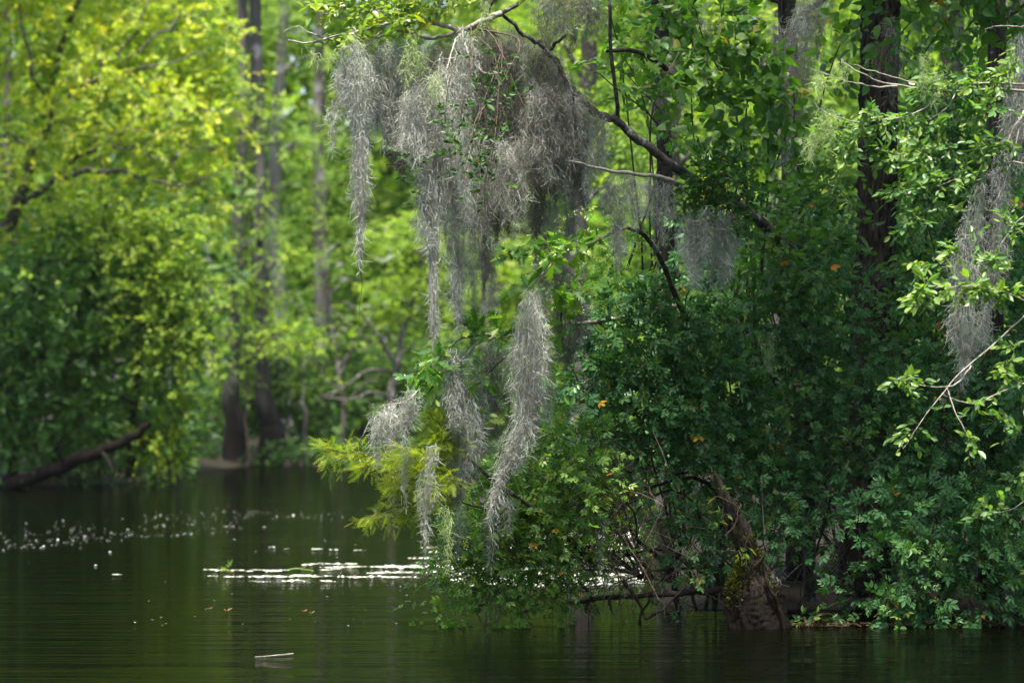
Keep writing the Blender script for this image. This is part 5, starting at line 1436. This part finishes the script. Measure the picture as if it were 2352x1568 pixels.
c = np.stack([rng.normal(1400, 75, m), rng.normal(1200, 85, m), rng.normal(25.9, .25, m)], 1)
P0 = np.array([V(*q) for q in c])
dirs = norm(rng.normal(0, .7, (m, 3)) + np.array([-.5, 0, -.45]))
ln = rng.uniform(.12, .42, m)
ts = np.linspace(0, 1, 6)
bend = rng.normal(0, .5, (m, 3)) + np.array([0, 0, -.5])
P = P0[:, None] + dirs[:, None] * (ln[:, None] * ts)[..., None] + bend[:, None] * (ln[:, None] * .5 * ts ** 2)[..., None] + rng.normal(0, .004, (m, 6, 3))
g = Geo()
tubes(g, P, np.full((m, 6), .0022) * rng.uniform(.6, 1.5, m)[:, None], 3)
m = 260
c = np.stack([rng.uniform(1480, 2340, m), rng.uniform(1080, 1420, m), rng.normal(26.8, .4, m)], 1)
P0 = np.array([V(*q) for q in c])
dirs = norm(rng.normal(0, .6, (m, 3)) + np.array([0, 0, .5]))
ln = rng.uniform(.2, .6, m)
bend = rng.normal(0, .4, (m, 3))
P = P0[:, None] + dirs[:, None] * (ln[:, None] * ts)[..., None] + bend[:, None] * (ln[:, None] * .5 * ts ** 2)[..., None]
tubes(g, P, np.full((m, 6), .003) * rng.uniform(.6, 1.6, m)[:, None], 3)
g.build('fine_twigs', M_twb, t, tb_, kind='stuff')
moss('hanging brown plant debris under the left shrub near the water', [[(1148, 1355, 4), (1150, 1375, 9), (1150, 1395, 4)]], 25.2, M_mossd, 1.2, (.1, .1), 'plant_debris', 'debris', None, .04)

# ------------------------------------------------------------------ waterside plants
for lab, cl, d in [('pale leaved water plant right of the stump', [(1870, 1420, 26, 14), (1905, 1415, 22, 16), (1845, 1430, 20, 10)], 25.5), ('small dull plant at the waterline below the right shrub', [(2070, 1415, 40, 14), (2130, 1412, 40, 12)], 25.6), ('withered grey leaves hanging over the water at the right', [(2280, 1405, 30, 12), (2330, 1400, 26, 14)], 25.4)]:
    b = V(cl[0][0], 1440, d); b[2] = 0
    near_shrub('waterside_plant', lab, b, cl, d, M_holly if 'pale' in lab else M_rose, t_oval(.4), .055, 1.2, .08, 4, 40, 3, up=.6, droop=.2, tint=(.5, .3), cat='plant', yellow=.08, cane_r=.003)
# floating litter along the bank, one mass
m = 520
x = rng.uniform(1820, 2352, m); d = 25.55 + np.abs(rng.normal(0, .10, m))
P = np.stack([(x - CX) / FPX * d, d - .15, np.full(m, .006) + rng.uniform(0, .012, m)], 1)
g = Geo()
add_leaves(g, t_oval(.5, .1, .1), P, norm(rng.normal(0, 1, (m, 3)) * np.array([1, 1, .2])), norm(rng.normal(0, .35, (m, 3)) + np.array([0, -.1, 1])), rng.uniform(.02, .055, m), rng.random(m))
M_litter = leaf_mat('dead_leaf_litter', [(0, (.03, .022, .014)), (.5, (.09, .055, .028)), (.85, (.2, .11, .04)), (1, (.24, .21, .15))], (1, .8, .5), .1, .7, .3)
tag(g.build('leaf_litter', M_litter), 'band of brown dead leaves floating along the right bank', 'leaf litter', kind='stuff')

# ------------------------------------------------------------------ on the water: pads, flecks, leaves
M_pad = leaf_mat('lily_pad', [(0, (.20, .25, .09)), (.2, (.45, .48, .35)), (.6, (.62, .63, .55)), (1, (.72, .72, .66))], (1, 1, .5), .05, .38, .8)  # whitish ramp paints the sky's reflection into the pad colour
gq = Geo()


def pad_mesh(seed):
    r = np.random.default_rng(seed)
    n = 18
    a = np.linspace(.18, 2 * np.pi - .18, n)
    rad = 1 + .07 * r.normal(0, 1, n)
    rim = np.stack([rad * np.cos(a), rad * np.sin(a), .05 + .05 * r.normal(0, 1, n)], 1)
    inn = np.stack([.55 * np.cos(a), .55 * np.sin(a), .02 + .015 * r.normal(0, 1, n)], 1)
    v = np.vstack([[[.1, 0, 0]], inn, rim])
    tri = np.array([[0, 1 + i, 2 + i] for i in range(n - 1)])
    qd = np.array([[1 + i, 1 + n + i, 2 + n + i, 2 + i] for i in range(n - 1)])
    gg = Geo()
    gg.add(v, tri, r.random())
    gg.f.append(qd); gg.t.append(np.full(len(qd), r.random()))
    me = gg.mesh('lily_pad', smooth=True)
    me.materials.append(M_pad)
    return me


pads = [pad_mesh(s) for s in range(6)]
PAD_ROWS = [  # x from, x to, y, number
    (475, 560, 1311, 5), (560, 660, 1311, 5), (480, 500, 1325, 1), (520, 560, 1325, 3), (585, 760, 1325, 10), (575, 625, 1336, 3), (655, 685, 1334, 3), (690, 705, 1335, 1), (745, 765, 1335, 2),
    (700, 810, 1297, 6), (740, 850, 1304, 7), (740, 780, 1309, 3), (760, 960, 1326, 12), (850, 1000, 1316, 9), (855, 1030, 1304, 12), (880, 1040, 1300, 10), (950, 1060, 1284, 6), (985, 1060, 1268, 5), (970, 1020, 1258, 3), (620, 632, 1259, 1), (655, 660, 1259, 1),
    (720, 735, 1263, 1), (757, 772, 1263, 1), (815, 838, 1266, 2), (1040, 1120, 1262, 6), (1050, 1140, 1300, 8), (1060, 1150, 1322, 8), (1060, 1180, 1338, 9), (1080, 1240, 1284, 8), (260, 275, 1321, 1), (1180, 1300, 1346, 8)]
ORD = 'first second third fourth fifth sixth seventh eighth ninth tenth eleventh twelfth thirteenth fourteenth fifteenth sixteenth seventeenth eighteenth nineteenth twentieth'.split()
TENS = {20: 'twenty', 30: 'thirty', 40: 'forty'}


def ordinal(i):
    return ORD[i] if i < 20 else TENS[(i + 1) // 10 * 10] + ('-' + ORD[(i + 1) % 10 - 1] if (i + 1) % 10 else 'th')


ROWS = [(1331, 'nearest'), (1318, 'second nearest'), (1307.5, 'third nearest'), (1299, 'fourth nearest'), (1275, 'second farthest'), (0, 'farthest')]
spots = []
for x0, x1, y, n in PAD_ROWS:
    for i in range(n):
        rw = next(nm for lim, nm in ROWS if y >= lim)
        spots.append((rw, x0 + (x1 - x0) * (i + .5) / n + rng.normal(0, 2), y + rng.normal(0, 1.0), n))
spots.sort()
seen_rows = {}
for rw, x, y, n in spots:
    q = seen_rows.get(rw, 0)
    seen_rows[rw] = q + 1
    d = EYE * FPX / (y - HY)
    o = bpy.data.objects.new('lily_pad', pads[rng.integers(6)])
    COL.objects.link(o)
    s = rng.uniform(.026, .06) * (1.1 if n > 4 else .8)
    o.location = ((x - CX) / FPX * d, d, .006)
    o.rotation_euler = (rng.normal(0, .025), rng.normal(0, .025), rng.uniform(0, 6.28))
    o.scale = (s * 1.25, s * 1.25, s)
    tag(o, 'lily pad with sky sheen in its colour, %s from the left in the %s row of the floating band' % (ordinal(q), rw), 'lily pad', 'lily pads in the drifting band')
# the mat of pads behind the overhanging shrub
m = 1300
x = rng.uniform(1040, 1475, m); y = rng.choice([1232, 1250, 1262, 1285, 1305, 1320, 1332, 1341], m) + rng.normal(0, 2.2, m)
d = EYE * FPX / (y - HY)
P = np.stack([(x - CX) / FPX * d, d, np.full(m, .008)], 1)
g = Geo()
hexa = (np.array([[math.cos(a), math.sin(a), .02 * math.sin(3 * a)] for a in np.linspace(0, 6.283, 9)[:-1]] + [[0, 0, 0]]), [np.array([[i, (i + 1) % 8, 8] for i in range(8)])])
add_leaves(g, hexa, P, norm(rng.normal(0, 1, (m, 3)) * np.array([1, 1, .05])), norm(rng.normal(0, .07, (m, 3)) + np.array([0, 0, 1])), rng.uniform(.02, .05, m), rng.random(m))
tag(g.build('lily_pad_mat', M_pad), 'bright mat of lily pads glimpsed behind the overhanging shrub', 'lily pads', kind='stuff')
# drifting white flecks farther out
m = 440
x = np.concatenate([rng.uniform(0, 560, 300), rng.uniform(330, 880, 80), rng.uniform(560, 760, 30), rng.uniform(0, 900, 30)])
yb_ = np.concatenate([1264 - (x[:300] / 560) * 45 - np.abs(rng.normal(0, 24, 300)), 1190 - (x[300:380] - 330) / 550 * 10 + rng.normal(0, 9, 80), rng.normal(1182, 4, 30), rng.uniform(1150, 1345, 30)])
d = EYE * FPX / (yb_ - HY)
P = np.stack([(x - CX) / FPX * d, d, np.full(m, .004)], 1)
g = Geo()
add_leaves(g, hexa, P, norm(rng.normal(0, 1, (m, 3)) * np.array([1, 1, .05])), norm(rng.normal(0, .025, (m, 3)) + np.array([0, 0, 1])), rng.uniform(.005, .016, m), rng.random(m))
m = 60
x = rng.uniform(300, 1500, m); y = rng.uniform(1340, 1440, m); d = EYE * FPX / (y - HY)
add_leaves(g, hexa, np.stack([(x - CX) / FPX * d, d, np.full(m, .006)], 1), norm(rng.normal(0, 1, (m, 3)) * np.array([1, 1, .05])), norm(rng.normal(0, .025, (m, 3)) + np.array([0, 0, 1])), rng.uniform(.004, .009, m), rng.random(m))
M_fleck = leaf_mat('white_fleck', [(0, (.4, .43, .36)), (.5, (.62, .64, .58)), (1, (.8, .8, .77))], (1, 1, 1), .05, .4, .8)  # foam white, lifted further to paint in bright glints
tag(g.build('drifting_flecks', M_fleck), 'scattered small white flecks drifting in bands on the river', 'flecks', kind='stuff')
# single things on the water
OL_ = t_oval(.5, .12, .2)
for x, y, s, lab in [(520, 1407, .05, 'curled brown leaf floating on open water, leftmost'), (480, 1402, .03, 'small brown leaf tip floating left of the curled one'), (697, 1408, .035, 'small brown floating leaf of the middle pair, left'), (714, 1412, .035, 'small brown floating leaf of the middle pair, right'),
                     (946, 1286, .05, 'brown curled leaf on the pad band below the thin moss tail'), (695, 1307, .05, 'dark curled leaf on the pad band by the green stalk'), (810, 1327, .04, 'dark leaf scrap on the middle of the pad band')]:
    d = EYE * FPX / (y - HY)
    g = Geo()
    p = np.array([[(x - CX) / FPX * d, d, .012]])
    add_leaves(g, OL_, np.repeat(p, 3, 0), norm(np.array([[1, .2, .3], [-.6, .5, .25], [.2, -1, .5]])), norm(np.array([[0, -.3, 1.0], [.3, 0, 1], [0, .4, 1]])), s * np.array([1, .7, .6]), np.array([.6, .7, .55]))
    tag(g.build('floating_leaf', M_litter, None, p[0]), lab, 'leaf', 'brown leaves afloat')
d = EYE * FPX / (1314 - HY)
near_shrub('water_sprout', 'tiny green sprout standing up from the water among pads', V(523, 1314, d), [(523, 1304, 3, 4)], d, M_lime, t_leaf(.35), .055, 1.5, .02, 3, 8, 1, up=.2, droop=-.6, tint=(.2, .1), cat='plant', yellow=0, cane_r=.003)
d = EYE * FPX / (1310 - HY)
b = V(675, 1312, d); b[2] = .0
t = thing('floating_stalk', 'arched green water stalk lying on the pads', 'plant', b)
limb('stem', [V(652, 1313, d), V(672, 1306, d), V(698, 1307, d), V(720, 1311, d)], .008, .006, M_lime, t, b, 6, .001)
d = EYE * FPX / (1508 - HY)
b = V(628, 1510, d); b[2] = .0
t = thing('floating_stick', 'thin pale stick floating in the foreground water', 'stick', b)
limb('stem', [V(587, 1515, d) * np.array([1, 1.0, 0]) + np.array([0, -.05, .004]), V(628, 1511, d) * np.array([1, 1, 0]) + np.array([0, .02, .006]), V(671, 1507, d) * np.array([1, 1, 0]) + np.array([0, .1, .012])], .003, .005, M_bark_pale, t, b, 6, .001)
for x, y, d, lab in [(1108, 1147, 25.0, 'small pink flower on the loose rose shrub'), (1155, 1152, 25.0, 'darker pink flower right of the pale pink one'), (3100, 0, 25, None)]:
    if not lab:
        continue
    g = Geo()
    p = np.repeat(V(x, y, d)[None], 5, 0)
    a = np.linspace(0, 6.28, 6)[:-1]
    add_leaves(g, t_oval(.9, .05, .1), p, np.stack([np.cos(a), -.4 + 0 * a, np.sin(a)], 1), np.tile([[0, -1.0, .3]], (5, 1)), np.full(5, .022), np.full(5, .5))
    tag(g.build('rose_flower', leaf_mat('pink_petal', [(0, (.7, .4, .6)), (1, (.75, .45, .65))], (1, 1, 1), .3, .6, .3), None, p[0]), lab, 'flower')

# ------------------------------------------------------------------ river haze
M_haze = bpy.data.materials.new('river_haze')
nt, out = nodes_of(M_haze)
pv = nt.nodes.new('ShaderNodeVolumePrincipled')
pv.inputs['Color'].default_value = (.93, .96, .90, 1)
pv.inputs['Density'].default_value = .00006
pv.inputs['Anisotropy'].default_value = .25
nt.links.new(pv.outputs[0], out.inputs['Volume'])
g = Geo()
hx, y0, y1, z0, z1 = 1000, -1000, 1600, -3.0, 28.0
vv = [[-hx, y0, z0], [hx, y0, z0], [hx, y1, z0], [-hx, y1, z0], [-hx, y0, z1], [hx, y0, z1], [hx, y1, z1], [-hx, y1, z1]]
g.add(vv, [[3, 2, 1, 0], [4, 5, 6, 7], [0, 1, 5, 4], [1, 2, 6, 5], [2, 3, 7, 6], [3, 0, 4, 7]], .5)
tag(g.build('haze', M_haze), kind='stuff')
